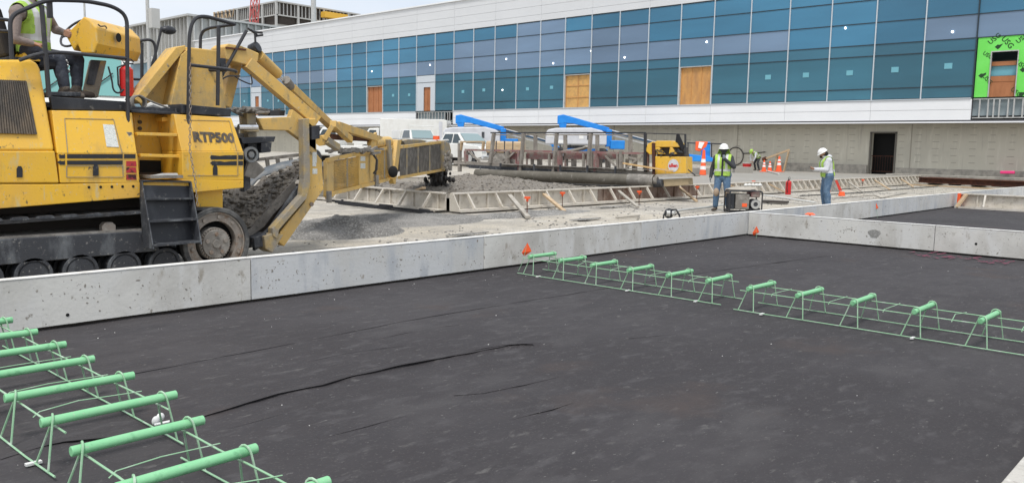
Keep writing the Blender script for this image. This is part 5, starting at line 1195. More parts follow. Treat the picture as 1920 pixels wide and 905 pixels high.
member(EC(1290, 318, .3), EC(1304, 329, .3), .03, .03, 'tube_black', 'step_brace')
random.seed(14); m = MB()
for k in range(14): q = EC(random.uniform(1228, 1280), random.uniform(278, 292), .13); m.beam(q, q+dP*random.uniform(-.2, .2)+Vector((0, 0, random.uniform(-.08, .08))), .03, .03)
m.build('engine_hardware', 'black_dusty', rf)
# black jacket hung on the rail, red light
q = PP(1271, 262, .14); m = MB(); m.pris([PP(1268, 251, .14), PP(1272, 250, .14), PP(1283, 275, .14), PP(1279, 284, .14), PP(1270, 268, .14), PP(1266, 266, .14)], nP*-.08); o = m.build('jacket', 'black_cloth', bevel=.02); tag(o, 'black jacket hanging on the rail above the yellow end car', 'jacket')
# sheet of ply on the truss
m = MB(); m.pris([PP(1043, 284, -.3), PP(1092, 276, -.3), PP(1098, 272, -.3), PP(1100, 276, -.3), PP(1085, 281, -.3), PP(1048, 288, -.3)], nP*-.5); o = m.build('tarp', 'lumber_grey', bevel=.01); tag(o, 'grey folded tarp lying on the middle of the finisher truss', 'tarp')
# ================================================================== VEHICLES AND LIFTS
def xf(loc, rz, s=1):
    M = Matrix.Translation(Vector(loc)) @ Matrix.Rotation(rz, 4, 'Z') @ Matrix.Scale(s, 4); return M
def app(m, M): m.v = [M @ v for v in m.v]; return m
RGT = Vector((FW.y, -FW.x, 0)).normalized()
def face_ang(deg=0): return math.atan2(RGT.y, RGT.x)+math.radians(deg)     # local +x runs to the right as seen from the photo's side
def boom_lift(loc, rz, label):
    t = thing('boom_lift', label, 'boom lift', loc, 'blue boom lifts in front of the terminal'); M = xf(loc, rz)
    def bd(m, n, mt, **k): return app(m, M).build(n, mt, t, **k)
    for sx in (-1.4, 1.5):
        for sy in (-1.1, 1.1):
            m = MB(); m.cyl((sx+.3, sy-.18, .5), (sx+.3, sy+.18, .5), .5, n=20); wl = bd(m, 'wheel', 'rubber', smooth=True, bevel=.04)
            m = MB(); m.cyl((sx+.3, sy-.2, .5), (sx+.3, sy+.2, .5), .25, n=16); app(m, M).build('rim', 'lift_grey', wl, smooth=True)
    m = MB(); m.box(-1.6, 2.2, -.85, .85, .45, .95); bd(m, 'chassis', 'boom_blue', bevel=.05)
    m = MB(); m.box(-.6, 1.0, -.7, .7, .95, 1.15); bd(m, 'turntable', 'black_dusty')
    pr = [(-2.1, 1.2), (-2.1, 1.95), (-1.95, 2.2), (-1.4, 2.32), (1.0, 2.38), (1.75, 2.2), (2.1, 1.9), (2.1, 1.2)]
    for sy in (-1.15, .35):
        m = MB(); m.pris([(x, sy, z) for x, z in pr], (0, .8, 0)); cv = bd(m, 'engine_cover', 'lift_grey', bevel=.08)
        y = sy-.006
        if sy < 0:
            m = MB(); m.box(-2.0, -1.6, y-.01, y, 1.7, 1.95); m.box(-1.3, -.6, y-.01, y, 1.28, 1.5); m.box(.2, .5, y-.01, y, 1.6, 1.9); app(m, M).build('decal', 'cone_white', cv)
            m = MB(); m.box(.75, .95, y-.01, y, 1.55, 2.0); app(m, M).build('vent', 'black_dusty', cv)
    m = MB(); m.box(2.1, 2.5, -.5, .5, 1.1, 2.3); m.box(2.4, 3.4, -.6, .5, .95, 1.55); bd(m, 'counterweight_frame', 'boom_blue', bevel=.04)
    m = MB(); m.pris([(-1.1, -.18, 2.35), (-.7, -.18, 2.35), (-.6, -.18, 2.9), (-1.05, -.18, 3.1), (-1.2, -.18, 2.6)], (0, .36, 0)); bd(m, 'riser', 'boom_blue', bevel=.03)
    m = MB(); m.pris([(-1.3, -.2, 2.6), (-1.3, -.2, 3.2), (-.9, -.2, 3.28), (0, -.2, 3.05), (2.35, -.2, 2.42), (2.25, -.2, 2.10), (1.1, -.2, 2.34), (-.2, -.2, 2.66), (-.75, -.2, 2.68)], (0, .4, 0)); bd(m, 'main_boom', 'boom_blue', bevel=.04)
    m = MB(); m.beam((2.2, 0, 2.25), (5.7, 0, 1.38), .24, .22); bd(m, 'boom_extension', 'lift_grey', bevel=.02)
    m = MB(); m.beam((2.3, -.14, 2.2), (5.5, -.14, 1.42), .04, .13); bd(m, 'extension_rail', 'navy')
    m = MB(); m.beam((2.2, -.1, 2.0), (5.9, -.1, 1.1), .07, .10); bd(m, 'hose_track', 'galv')
    m = MB(); m.pris([(5.5, -.12, 1.5), (5.8, -.12, 1.5), (6.6, -.12, .95), (6.6, -.12, .8), (5.7, -.12, 1.1)], (0, .3, 0)); bd(m, 'jib', 'boom_blue', bevel=.03)
    m = MB(); m.box(6.5, 7.35, -.9, .9, .50, .58); bk = bd(m, 'basket_floor', 'galv')
    for z in (1.0, 1.5):
        m = MB(); m.tube([(6.55, -.85, z), (7.3, -.85, z), (7.3, .85, z), (6.55, .85, z)], .025, 6, closed=True); app(m, M).build('basket_rail', 'tube_black', bk)
    for x, y in ((6.55, -.85), (7.3, -.85), (7.3, .85), (6.55, .85)): m = MB(); m.tube([(x, y, .55), (x, y, 1.5)], .025, 6); app(m, M).build('basket_post', 'tube_black', bk)
    return t
q = atD(1078, 300, 58); boom_lift((q.x, q.y, gz(q.x, q.y)), face_ang(-2), 'blue and grey boom lift standing behind the middle of the finisher truss')
q = atD(886, 300, 62); boom_lift((q.x, q.y, gz(q.x, q.y)+.02), face_ang(-2), 'blue and grey boom lift standing behind the white pickup')
# pickup / SUV, local +x = forward, origin at ground centre
def vehicle(name, label, loc, rz, kindv, cat):
    t = thing(name, label, cat, loc, None); M = xf(loc, rz)
    def bd(m, n, mt, par=None, **k): return app(m, M).build(n, mt, par or t, **k)
    if kindv == 'pickup':
        side = [(-2.85, .55), (-2.85, 1.18), (-1.2, 1.2), (-1.15, 1.25), (1.25, 1.22), (2.6, 1.12), (2.85, .95), (2.88, .5), (2.45, .42), (-2.5, .45)]
        m = MB(); m.pris([(x, -.98, z) for x, z in side], (0, 1.96, 0)); b = bd(m, 'body', 'car_white', bevel=.07, seg=3)
        m = MB(); 
        lo = [(-1.25, -.93), (1.35, -.93), (1.35, .93), (-1.25, .93)]; hi = [(-.85, -.72), (.45, -.72), (.45, .72), (-.85, .72)]
        m.add([(x, y, 1.2) for x, y in lo]+[(x, y, 1.88) for x, y in hi], [(0, 1, 2, 3), (4, 5, 6, 7), (0, 1, 5, 4), (1, 2, 6, 5), (2, 3, 7, 6), (3, 0, 4, 7)]); cabn = bd(m, 'cab', 'car_white', bevel=.05, seg=3)
        m = MB(); m.quad((1.27, -.80, 1.28), (1.27, .80, 1.28), (.52, .66, 1.83), (.52, -.66, 1.83)); m.v = [v+Vector((.035, 0, .03)) for v in m.v]; bd(m, 'windshield', 'windshield')
        for s in (-1, 1):
            for x0, x1, t0, t1 in ((.15, 1.05, .12, .45), (-.95, .05, -.75, .02)):
                m = MB(); m.quad((x0, s*.925, 1.28), (x1, s*.925, 1.28), (t1, s*.765, 1.8), (t0, s*.765, 1.8)); bd(m, 'side_window', 'car_glass')
            m = MB(); m.box(.95, 1.1, s*1.0-.1, s*1.0+.1, 1.22, 1.42); bd(m, 'wing_mirror', 'car_white', bevel=.03)
            m = MB(); m.box(2.78, 2.9, s*.78-.15, s*.78+.15, .78, 1.0); bd(m, 'headlight', 'plastic', bevel=.02)
            for x in (-1.85, 1.85):
                m = MB(); m.cyl((x, s*.86-.12, .4), (x, s*.86+.14, .4), .40, n=24); w_ = bd(m, 'wheel', 'rubber', smooth=True, bevel=.03)
                m = MB(); m.cyl((x, s*.99, .4), (x, s*1.012, .4), .22, n=16); bd(m, 'rim', 'galv', w_, smooth=True)
                m = MB(); m.ring((x, s*.985-.01, .43), (0, 1, 0), .50, .42, .02, 28); bd(m, 'wheel_arch', 'black_paint')
        m = MB(); m.box(2.86, 2.9, -.55, .55, .62, .98); bd(m, 'grille', 'black_paint'); m = MB(); m.box(2.8, 2.98, -.95, .95, .38, .58); bd(m, 'bumper', 'chrome', bevel=.04)
    if kindv == 'cabtruck':      # crew cab work truck seen from the front
        m = MB(); m.pris([(-2.6, -1.0, .6), (-2.6, -1.0, 1.4), (1.1, -1.0, 1.4), (2.5, -1.0, 1.25), (2.6, -1.0, .6)], (0, 2.0, 0)); bd(m, 'body', 'car_white', bevel=.08, seg=3)
        m = MB(); lo = [(-.9, -.95), (1.1, -.95), (1.1, .95), (-.9, .95)]; hi = [(-.7, -.8), (.55, -.8), (.55, .8), (-.7, .8)]
        m.add([(x, y, 1.4) for x, y in lo]+[(x, y, 2.05) for x, y in hi], [(0, 1, 2, 3), (4, 5, 6, 7), (0, 1, 5, 4), (1, 2, 6, 5), (2, 3, 7, 6), (3, 0, 4, 7)]); bd(m, 'cab', 'car_white', bevel=.05)
        m = MB(); m.quad((1.14, -.82, 1.46), (1.14, .82, 1.46), (.62, .72, 2.0), (.62, -.72, 2.0)); bd(m, 'windshield', 'windshield')
        m = MB(); m.box(-2.6, -.95, -1.0, 1.0, 1.4, 2.0); bd(m, 'service_box', 'car_white', bevel=.03)
        m = MB(); m.tube([(.7, -.9, 2.05), (.7, -.9, 2.3), (.7, .9, 2.3), (.7, .9, 2.05)], .03); bd(m, 'roof_rack', 'car_white')
        for s in (-1, 1):
            for x in (-1.7, 1.8): m = MB(); m.cyl((x, s*.86-.14, .42), (x, s*.86+.14, .42), .42, n=20); bd(m, 'wheel', 'rubber', smooth=True)
            m = MB(); m.quad((-.6, s*.955, 1.46), (.9, s*.955, 1.46), (.5, s*.83, 1.98), (-.55, s*.83, 1.98)); bd(m, 'side_window', 'car_glass')
    if kindv == 'boxtruck':
        m = MB(); m.pris([(-4.2, -1.2, .9), (-4.2, -1.2, 3.1), (-3.9, -1.2, 3.2), (1.6, -1.2, 3.2), (1.6, -1.2, .9)], (0, 2.4, 0)); bx = bd(m, 'cargo_box', 'car_white', bevel=.05)
        m = MB(); m.pris([(1.7, -1.05, .5), (1.7, -1.05, 2.4), (2.6, -1.05, 2.35), (3.2, -1.05, 1.5), (3.9, -1.05, 1.35), (3.95, -1.05, .5)], (0, 2.1, 0)); bd(m, 'cab', 'car_white', bevel=.08)
        m = MB(); m.quad((2.68, -.9, 2.26), (2.68, .9, 2.26), (3.2, .9, 1.56), (3.2, -.9, 1.56)); m.v = [v+Vector((.03, 0, .03)) for v in m.v]; bd(m, 'windshield', 'windshield')
        m = MB(); m.box(-4.2, 3.6, -.5, .5, .5, .9); bd(m, 'chassis', 'black_paint')
        for s in (-1, 1):
            m = MB(); m.quad((1.95, s*1.06, 1.5), (2.95, s*1.06, 1.5), (2.5, s*1.06, 2.2), (1.95, s*1.06, 2.2)); bd(m, 'side_window', 'car_glass')
            for x in (-2.6, 2.9): m = MB(); m.cyl((x, s*.95-.15, .48), (x, s*.95+.15, .48), .48, n=20); bd(m, 'wheel', 'rubber', smooth=True)
            m = MB(); m.box(-3.8, -3.5, s*1.21-.01, s*1.21+.01, 1.0, 3.0); bd(m, 'corner_trim', 'lift_grey', bx)
        m = MB()
        for k in range(5): m.box(-1.0+.2*k, -.88+.2*k, -1.225, -1.205, 1.9, 2.2+.12*(k % 2)+.08*k)
        bd(m, 'side_mark', 'fabric_blue', bx)
        m = MB()
        for k in range(3): m.box(-3.0+.8*k, -2.7+.8*k, -1.225, -1.205, 2.7, 2.8)
        bd(m, 'marker', 'lift_grey', bx)
    if kindv == 'flatbed':
        m = MB(); m.box(-3.2, .7, -1.15, 1.15, .95, 1.15); bd(m, 'bed', 'car_white', bevel=.03)
        m = MB(); m.box(-3.0, 2.4, -.5, .5, .5, .94); bd(m, 'chassis', 'black_paint')
        m = MB(); m.box(-2.9, .5, -1.2, -1.0, 1.3, 1.6); bd(m, 'side_rail', 'car_white', bevel=.03)
        m = MB(); m.pris([(.8, -1.0, .5), (.8, -1.0, 2.25), (1.9, -1.0, 2.25), (2.4, -1.0, 1.45), (3.2, -1.0, 1.3), (3.25, -1.0, .5)], (0, 2.0, 0)); bd(m, 'cab', 'car_white', bevel=.1, seg=3)
        m = MB(); m.quad((1.98, -.85, 2.17), (1.98, .85, 2.17), (2.4, .88, 1.5), (2.4, -.88, 1.5)); m.v = [v+Vector((.035, 0, .02)) for v in m.v]; bd(m, 'windshield', 'car_glass')
        for s in (-1, 1):
            m = MB(); m.quad((1.05, s*1.01, 1.5), (2.2, s*1.01, 1.5), (1.85, s*1.01, 2.1), (1.05, s*1.01, 2.1)); bd(m, 'side_window', 'car_glass')
            for x in (-2.0, 2.4): m = MB(); m.cyl((x, s*.9-.15, .45), (x, s*.9+.15, .45), .45, n=20); bd(m, 'wheel', 'rubber', smooth=True)
    return t
def dump_truck():
    q = atD(150, 150, 22); t = thing('dump_truck', 'tall white dump truck cab with turquoise windows waiting behind the placer', 'truck', (q.x, q.y, 0)); M = xf((q.x, q.y, 0), math.atan2(-FW.y, -FW.x)+.42); zc = q.z
    def bd(m, n, mt, **k): return app(m, M).build(n, mt, t, **k)
    m = MB(); m.pris([(-1.6, -1.15, .6), (-1.6, -1.15, zc+.75), (-.1, -1.15, zc+.75), (.35, -1.15, zc-.45), (.6, -1.15, zc-.6), (.6, -1.15, .6)], (0, 2.3, 0)); bd(m, 'cab', 'car_white', bevel=.08)
    m = MB(); m.quad((-.02, -1.0, zc+.62), (-.02, 1.0, zc+.62), (.37, 1.05, zc-.42), (.37, -1.05, zc-.42)); m.v = [v+Vector((.02, 0, .01)) for v in m.v]; bd(m, 'windshield', 'turq_glass')
    m = MB(); m.beam((.03, 0, zc+.62), (.40, 0, zc-.42), .05, .05); m.beam((.42, -.9, zc-.40), (.22, -.2, zc+.2), .03); m.beam((.42, .1, zc-.40), (.22, .8, zc+.2), .03); bd(m, 'wiper_and_post', 'tube_black')
    for s in (-1, 1): m = MB(); m.quad((-1.2, s*1.155, zc-.4), (.2, s*1.155, zc-.4), (-.15, s*1.155, zc+.55), (-1.2, s*1.155, zc+.55)); bd(m, 'side_window', 'turq_glass')
    m = MB(); m.box(-6.5, -1.8, -1.2, 1.2, 1.1, zc+.2); bd(m, 'dump_body', 'lift_grey', bevel=.05); m = MB(); m.box(-6.5, .3, -.5, .5, .6, 1.05); bd(m, 'chassis', 'black_paint')
    for s in (-1, 1):
        for x in (-.6, -4.2, -5.6): m = MB(); m.cyl((x, s*.95-.18, .52), (x, s*.95+.18, .52), .52, n=20); bd(m, 'wheel', 'rubber', smooth=True)
mat('turq_glass', (.16, .38, .36), .08, 0, spec=.8)
dump_truck()
def gat(px, d, off=0): q = atD(px, 290, d); return (q.x, q.y, gz(q.x, q.y)+off)
vehicle('pickup_truck', 'white crew cab pickup parked behind the left end of the finisher truss', gat(868, 49, 0), face_ang(-48), 'pickup', 'pickup truck')
vehicle('work_truck', 'white work truck facing the pour, seen above the conveyor boom', gat(783, 58), face_ang(-62), 'cabtruck', 'truck')
vehicle('box_truck', 'white box truck with a blue mark on its side behind the work truck', gat(752, 72), face_ang(176), 'boxtruck', 'truck')
vehicle('flatbed_truck', 'white flatbed truck seen between the portal arm and the suspension beams', gat(668, 52), face_ang(178), 'flatbed', 'truck')
# tan bundle beside the pickup
q = atD(948, 276, 40); m = MB(); m.box(-.95, .95, -.4, .4, -.28, .28)
m.v = [Matrix.Translation(q) @ Matrix.Rotation(face_ang(), 4, 'Z') @ v for v in m.v]; t = thing('wrapped_bundle', 'tan wrapped bundle with dark straps on blocks beside the pickup', 'bundle', (q.x, q.y, 0)); m.build('bundle', 'lumber', t, bevel=.10, seg=4, smooth=True)
for k in (-.45, -.05, .35): m = MB(); m.box(k-.03, k+.03, -.415, .415, -.295, .295); m.v = [Matrix.Translation(q) @ Matrix.Rotation(face_ang(), 4, 'Z') @ v for v in m.v]; m.build('strap', 'black_dusty', t, bevel=.1, seg=4)
m = MB(); m.box(-.8, .8, -.35, .35, gz(q.x, q.y)-q.z, -.28); m.v = [Matrix.Translation(q) @ Matrix.Rotation(face_ang(), 4, 'Z') @ v for v in m.v]; m.build('blocking', 'steel_dirty', t)
# ================================================================== PEOPLE
import numpy as np
def capsule(m, a, b, ra, rb, n=12):
    a = Vector(a); b = Vector(b); d = b-a; L = d.length
    if L < 1e-4: d = Vector((0, 0, 1)); b = a+d*1e-3
    d.normalize(); pts = []; rs = []
    for k in range(5): t = -PI/2+PI/2*k/4; pts.append(a+d*ra*math.sin(t)); rs.append(max(.001, ra*math.cos(t)))
    for k in range(5): t = PI/2*k/4; pts.append(b+d*rb*math.sin(t)); rs.append(max(.001, rb*math.cos(t)))
    m.tube(pts, rs, n)
def remesh(caps, vox, smooth_it=2):
    m = MB()
    for c in caps: capsule(m, c[0], c[1], c[2], c[3])
    me = bpy.data.meshes.new('tmp'); me.from_pydata(m.v, [], m.f); bm = bmesh.new(); bm.from_mesh(me); bmesh.ops.recalc_face_normals(bm, faces=bm.faces); bm.to_mesh(me); bm.free()
    o = bpy.data.objects.new('tmp', me); col.objects.link(o)
    r = o.modifiers.new('r', 'REMESH'); r.mode = 'VOXEL'; r.voxel_size = vox
    s = o.modifiers.new('s', 'SMOOTH'); s.iterations = smooth_it; s.factor = .5
    dg = bpy.context.evaluated_depsgraph_get(); dg.update(); out_ = bpy.data.meshes.new_from_object(o.evaluated_get(dg))
    bpy.data.objects.remove(o); return out_
def fin(me, name, mats, mi, parent, base):
    me.name = name; me.materials.clear()
    for q in mats: me.materials.append(MATS[q])
    me.polygons.foreach_set('material_index', mi); me.polygons.foreach_set('use_smooth', [True]*len(me.polygons))
    me.transform(Matrix.Translation(-Vector(base))); o = bpy.data.objects.new(name, me); col.objects.link(o); o.parent = parent; return o
def centers(me):
    n = len(me.polygons); a = np.empty(n*3); me.polygons.foreach_get('center', a); return a.reshape(-1, 3)
def person(label, base, J, mats, vox=.012, vest=('hivis',), hat='hardhat', fingers=(('R', 'curl'), ('L', 'curl')), flap=False, hatcol='hardhat', hood=False, mask=False, girth=1.0):
    """J: joints in world space. mats: top, legs, skin, boots, hands"""
    t = thing('person', label, 'person', base); J = {k: Vector(v) for k, v in J.items()}
    top, leg, skin, boot, hand = range(5); C_ = []
    up = (J['neck']-(J['hipL']+J['hipR'])/2).normalized(); lat = (J['shL']-J['shR']).normalized(); fw = lat.cross(up).normalized(); pel = (J['hipL']+J['hipR'])/2
    hf = J.get('look', fw).normalized(); hu = J.get('hup', Vector((0, 0, 1))); hu = (hu-hf*hu.dot(hf)).normalized(); hl = hu.cross(hf)
    hd_ = J['head']
    # torso
    tor = []
    ch = J['neck']-up*.17; ab = pel.lerp(ch, .42)
    for s in (-1, 1):
        tor.append((pel+lat*s*.085+up*.02, ab+lat*s*.075, .115, .115, top)); tor.append((ab+lat*s*.075, ch+lat*s*.085+fw*.015, .112, .125, top))
        sh = J['shL'] if s > 0 else J['shR']; tor.append((ch+lat*s*.08+up*.03, sh-up*.01, .105, .072, top)); tor.append((J['neck']-up*.03, sh+up*.0, .062, .062, top))
    C_ += tor
    C_ += [(J['neck']-up*.02, hd_-hu*.07, .056, .054, skin if not hood else top)]
    for s in (-1, 1): C_ += [(J['hipL' if s > 0 else 'hipR']+up*.03, J['hipL' if s > 0 else 'hipR'], .115, .108, leg)]
    C_ += [(pel+lat*.07-up*.02, pel-lat*.07-up*.02, .115, .115, leg)]
    for s in 'LR':
        C_ += [(J['hip'+s], J['kn'+s], .098, .068, leg), (J['kn'+s], J['an'+s]+(J['kn'+s]-J['an'+s]).normalized()*.06, .070, .060, leg), (J['kn'+s].lerp(J['an'+s], .3)-fw*.012, J['kn'+s].lerp(J['an'+s], .5)-fw*.010, .072, .066, leg)]
        td = J.get('toe'+s, (fw-Vector((0, 0, 1))*fw.z)).normalized(); an = J['an'+s]
        C_ += [(an+Vector((0, 0, .02)), an-Vector((0, 0, .03))-td*.03, .055, .048, boot), (an-Vector((0, 0, .045)), an+td*.16-Vector((0, 0, .055)), .046, .038, boot)]
        C_ += [(J['sh'+s], J['el'+s], .066, .050, top), (J['el'+s], J['wr'+s], .052, .037, top)]
    # head
    C_ += [(hd_+hu*.02-hf*.015, hd_+hu*.025+hf*.01, .098, .092, skin), (hd_-hu*.02, hd_-hu*.075+hf*.045, .075, .045, skin), (hd_+hf*.095+hu*.005, hd_+hf*.108-hu*.028, .010, .017, skin),
           (hd_+hl*.092-hf*.01+hu*.015, hd_+hl*.094-hf*.015-hu*.02, .014, .012, skin), (hd_-hl*.092-hf*.01+hu*.015, hd_-hl*.094-hf*.015-hu*.02, .014, .012, skin), (hd_+hf*.088-hu*.055+hl*.018, hd_+hf*.088-hu*.055-hl*.018, .012, .012, skin), (hd_+hf*.083+hu*.035+hl*.03, hd_+hf*.083+hu*.035-hl*.03, .016, .016, skin)]
    # hands
    for s, mode in fingers:
        wr = J['wr'+s]; d = J.get('hand'+s, wr-J['el'+s]).normalized(); pn = J.get('palm'+s, (-lat if s == 'L' else lat)); pn = Vector(pn); pn = (pn-d*pn.dot(d)).normalized(); sd = d.cross(pn)
        thumb = 1 if sd.dot(fw+up*.3) > 0 else -1
        for k in (-1, 0, 1): C_.append((wr+sd*k*.012, wr+d*.085+sd*k*.026, .022, .017, hand))
        for k, ln in zip((-1.5, -.5, .5, 1.5), (.062, .078, .074, .064) if thumb < 0 else (.064, .074, .078, .062)):
            b0_ = wr+d*.085+sd*k*.0195; c = .5 if mode == 'curl' else 1.1
            b1_ = b0_+(d*math.cos(c*.5)+pn*math.sin(c*.5))*ln*.45; b2_ = b1_+(d*math.cos(c*1.3)+pn*math.sin(c*1.3))*ln*.32; b3_ = b2_+(d*math.cos(c*2)+pn*math.sin(c*2))*ln*.25
            C_ += [(b0_, b1_, .0098, .0092, hand), (b1_, b2_, .0092, .0086, hand), (b2_, b3_, .0086, .0075, hand)]
        tb0 = wr+d*.025+sd*thumb*.028; tb1 = tb0+(d*.75+sd*thumb*.55+pn*.35).normalized()*.04; C_ += [(tb0, tb1, .0135, .0115, hand), (tb1, tb1+(d*.85+sd*thumb*.1+pn*.5).normalized()*.03, .0112, .0090, hand)]
    C_ = [(a, b, ra*(girth if q in (top, leg) else 1), rb*(girth if q in (top, leg) else 1), q) for a, b, ra, rb, q in C_]
    tor = [(a, b, ra*girth, rb*girth, q) for a, b, ra, rb, q in tor]
    me = remesh(C_, vox); P = centers(me); best = np.full(len(P), 1e9); mi = np.zeros(len(P), int)
    for (a, b, ra, rb, q) in C_:
        a = np.array(a); b = np.array(b); ab_ = b-a; tt = np.clip(((P-a)@ab_)/max(1e-9, ab_@ab_), 0, 1); dd_ = np.linalg.norm(P-(a+tt[:, None]*ab_), axis=1)-(ra+(rb-ra)*tt)
        k = dd_ < best; best[k] = dd_[k]; mi[k] = q
    fin(me, 'body', mats, mi.tolist(), t, base)
    if mask: pass
    # vest
    if vest:
        vc = [(a, b, ra+.022, rb+.022, 0) for a, b, ra, rb, _ in tor if True]
        me = remesh(vc, vox, 3); P = centers(me); pv = np.array(pel); u_ = np.array(up); l_ = np.array(lat); f_ = np.array(fw); H_ = (J['neck']-pel).length
        hgt = (P-pv)@u_; la = (P-pv)@l_; fo = (P-pv)@f_
        mi = np.where((abs(hgt-H_*.30) < .034) | ((abs(abs(la)-.105) < .030) & (hgt > H_*.30)), 1, 0); mi = np.where((fo > 0) & (abs(la) < .026), 2, mi)
        bm = bmesh.new(); bm.from_mesh(me); bm.faces.ensure_lookup_table()
        kill = [bm.faces[i] for i in range(len(P)) if hgt[i] < .01 or (hgt[i] > H_*.93 and abs(la[i]) < .06) or abs(la[i]) > .21]
        keep = [i for i in range(len(P)) if not (hgt[i] < .01 or (hgt[i] > H_*.93 and abs(la[i]) < .06) or abs(la[i]) > .21)]
        bmesh.ops.delete(bm, geom=kill, context='FACES'); bm.to_mesh(me); bm.free(); mi = mi[keep]
        v_ = fin(me, 'safety_vest', [vest[0], 'reflective', 'hood_black'], mi.tolist(), t, base); v_.modifiers.new('s', 'SOLIDIFY').thickness = .006
    if hat:
        c = hd_+hu*.055-hf*.005; m = MB(); n = 24; k = 8; vs = []
        for i in range(k+1):
            th = PI/2*i/k
            for j in range(n): ph = 2*PI*j/n; vs.append(c+hf*(math.cos(ph)*math.sin(th)*.138)+hl*(math.sin(ph)*math.sin(th)*.118)+hu*(math.cos(th)*.118))
        for j in range(n): ph = 2*PI*j/n; e = .178 if math.cos(ph) > .3 else .155; vs.append(c+hf*(math.cos(ph)*e)+hl*(math.sin(ph)*.14)-hu*.012)
        m.add(vs, [(i*n+j, (i+1)*n+j, (i+1)*n+(j+1) % n, i*n+(j+1) % n) for i in range(k+1) for j in range(n)]); h = m.build('hard_hat', hatcol, t, smooth=True); h.modifiers.new('s', 'SOLIDIFY').thickness = .005
    if flap:
        m = MB(); vs = []
        for i in range(6):
            for j in range(9): a = PI*.62+(PI*.76)*j/8; rr = .125+.02*i; vs.append(hd_+hu*(.05-.05*i)+hf*math.cos(a)*rr+hl*math.sin(a)*rr)
        m.add(vs, [(i*9+j, i*9+j+1, (i+1)*9+j+1, (i+1)*9+j) for i in range(5) for j in range(8)]); fl = m.build('neck_shade', 'hivis', t, smooth=True); fl.modifiers.new('s', 'SOLIDIFY').thickness = .004
    if hood:
        m = MB(); m.ball(J['neck']-fw*.06+up*.03, .10, (1, 1.05, .7), 14, 9); m.build('hood', mats[0], t, smooth=True)
    for s in (-1, 1):
        if not mask: m = MB(); m.ball(hd_+hf*.094+hl*s*.032+hu*.012, .011, (1, 1, 1), 8, 6); m.build('eye', 'dark_hole', t, smooth=True)
    return t, fw, lat, up
def posed(base, rz, loc):
    M = Matrix.Translation(Vector(base)) @ Matrix.Rotation(rz, 4, 'Z'); R3 = M.to_3x3(); o = {}
    for k, v in loc.items(): o[k] = (R3 @ Vector(v)) if k[:4] in ('look', 'hup', 'toeL', 'toeR', 'hand', 'palm') or k.startswith(('hand', 'palm')) else M @ Vector(v)
    return o
cam_az = math.atan2(-FW.y, -FW.x)
b = atZ(1352, 395, 0.0)
rz = cam_az-math.radians(22)
L1 = dict(head=(.03, 0, 1.63), look=(1, .05, -.12), neck=(0, 0, 1.47), shL=(0, .19, 1.42), shR=(0, -.19, 1.42), elL=(.16, .30, 1.19), wrL=(.22, .07, 1.38), handL=(-.25, -.35, 1), palmL=(-.9, -.3, -.2), elR=(-.04, -.29, 1.14), wrR=(.05, -.31, .90),
          hipL=(0, .10, .93), hipR=(0, -.10, .93), knL=(.09, .15, .50), knR=(.10, -.13, .50), anL=(-.14, .16, .10), anR=(.06, -.15, .09), toeL=(.9, .3, 0), toeR=(.95, -.3, 0))
p1, f1, l1, u1 = person('worker in white hard hat and black hooded top raising a gloved hand to his face', b, posed(b, rz, L1), ['hood_black', 'jeans', 'hood_black', 'boot', 'belt_grey'], .012, flap=True, mask=True, girth=1.2)
Jp = posed(b, rz, L1)
for s in 'LR':
    m = MB(); k = Jp['kn'+s]; m.ball(k+f1*.03, .085, (.9, .9, 1.5), 14, 10); m.build('knee_pad', 'knee_tan', p1, smooth=True)
b = atZ(1547, 391, 0.0); rz = math.atan2(-RGT.y, -RGT.x)+math.radians(-6)
L2 = dict(head=(.15, 0, 1.58), look=(1, 0, -.62), hup=(.4, 0, 1), neck=(.05, 0, 1.46), shL=(.03, .19, 1.40), shR=(.03, -.19, 1.40), elL=(.10, .25, 1.13), wrL=(.36, .10, 1.13), elR=(.10, -.25, 1.13), wrR=(.36, -.10, 1.13), handL=(1, -.35, .2), handR=(1, .35, .2), palmL=(0, -.3, 1), palmR=(0, .3, 1),
          hipL=(-.02, .10, .93), hipR=(-.02, -.10, .93), knL=(.02, .12, .50), knR=(.04, -.12, .50), anL=(-.05, .12, .09), anR=(-.02, -.12, .09))
p2, f2, l2, u2 = person('worker in white hard hat and pale hoodie looking down at a phone', b, posed(b, rz, L2), ['hood_white', 'jeans', 'skin', 'boot', 'skin'], .012, hood=True, fingers=(('R', 'grip'), ('L', 'grip')), girth=1.38)
Jp = posed(b, rz, L2)
m = MB(); c = (Jp['wrL']+Jp['wrR'])/2+f2*.11+Vector((0, 0, .045)); m.beam(c-f2*.055-Vector((0, 0, .02)), c+f2*.055+Vector((0, 0, .045)), .075, .010); o = m.build('phone', 'black_paint'); tag(o, 'dark phone held by the worker in the pale hoodie', 'phone')
m = MB(); m.ball(Jp['head']-f2*.05-Vector((0, 0, .01)), .10, (1, 1, .9), 14, 9); m.build('hair', 'hair', p2, smooth=True)
m = MB(); m.ball(Jp['head']+f2*.05-Vector((0, 0, .085)), .045, (1, 1, .8), 10, 8); m.build('beard', 'hair', p2, smooth=True)
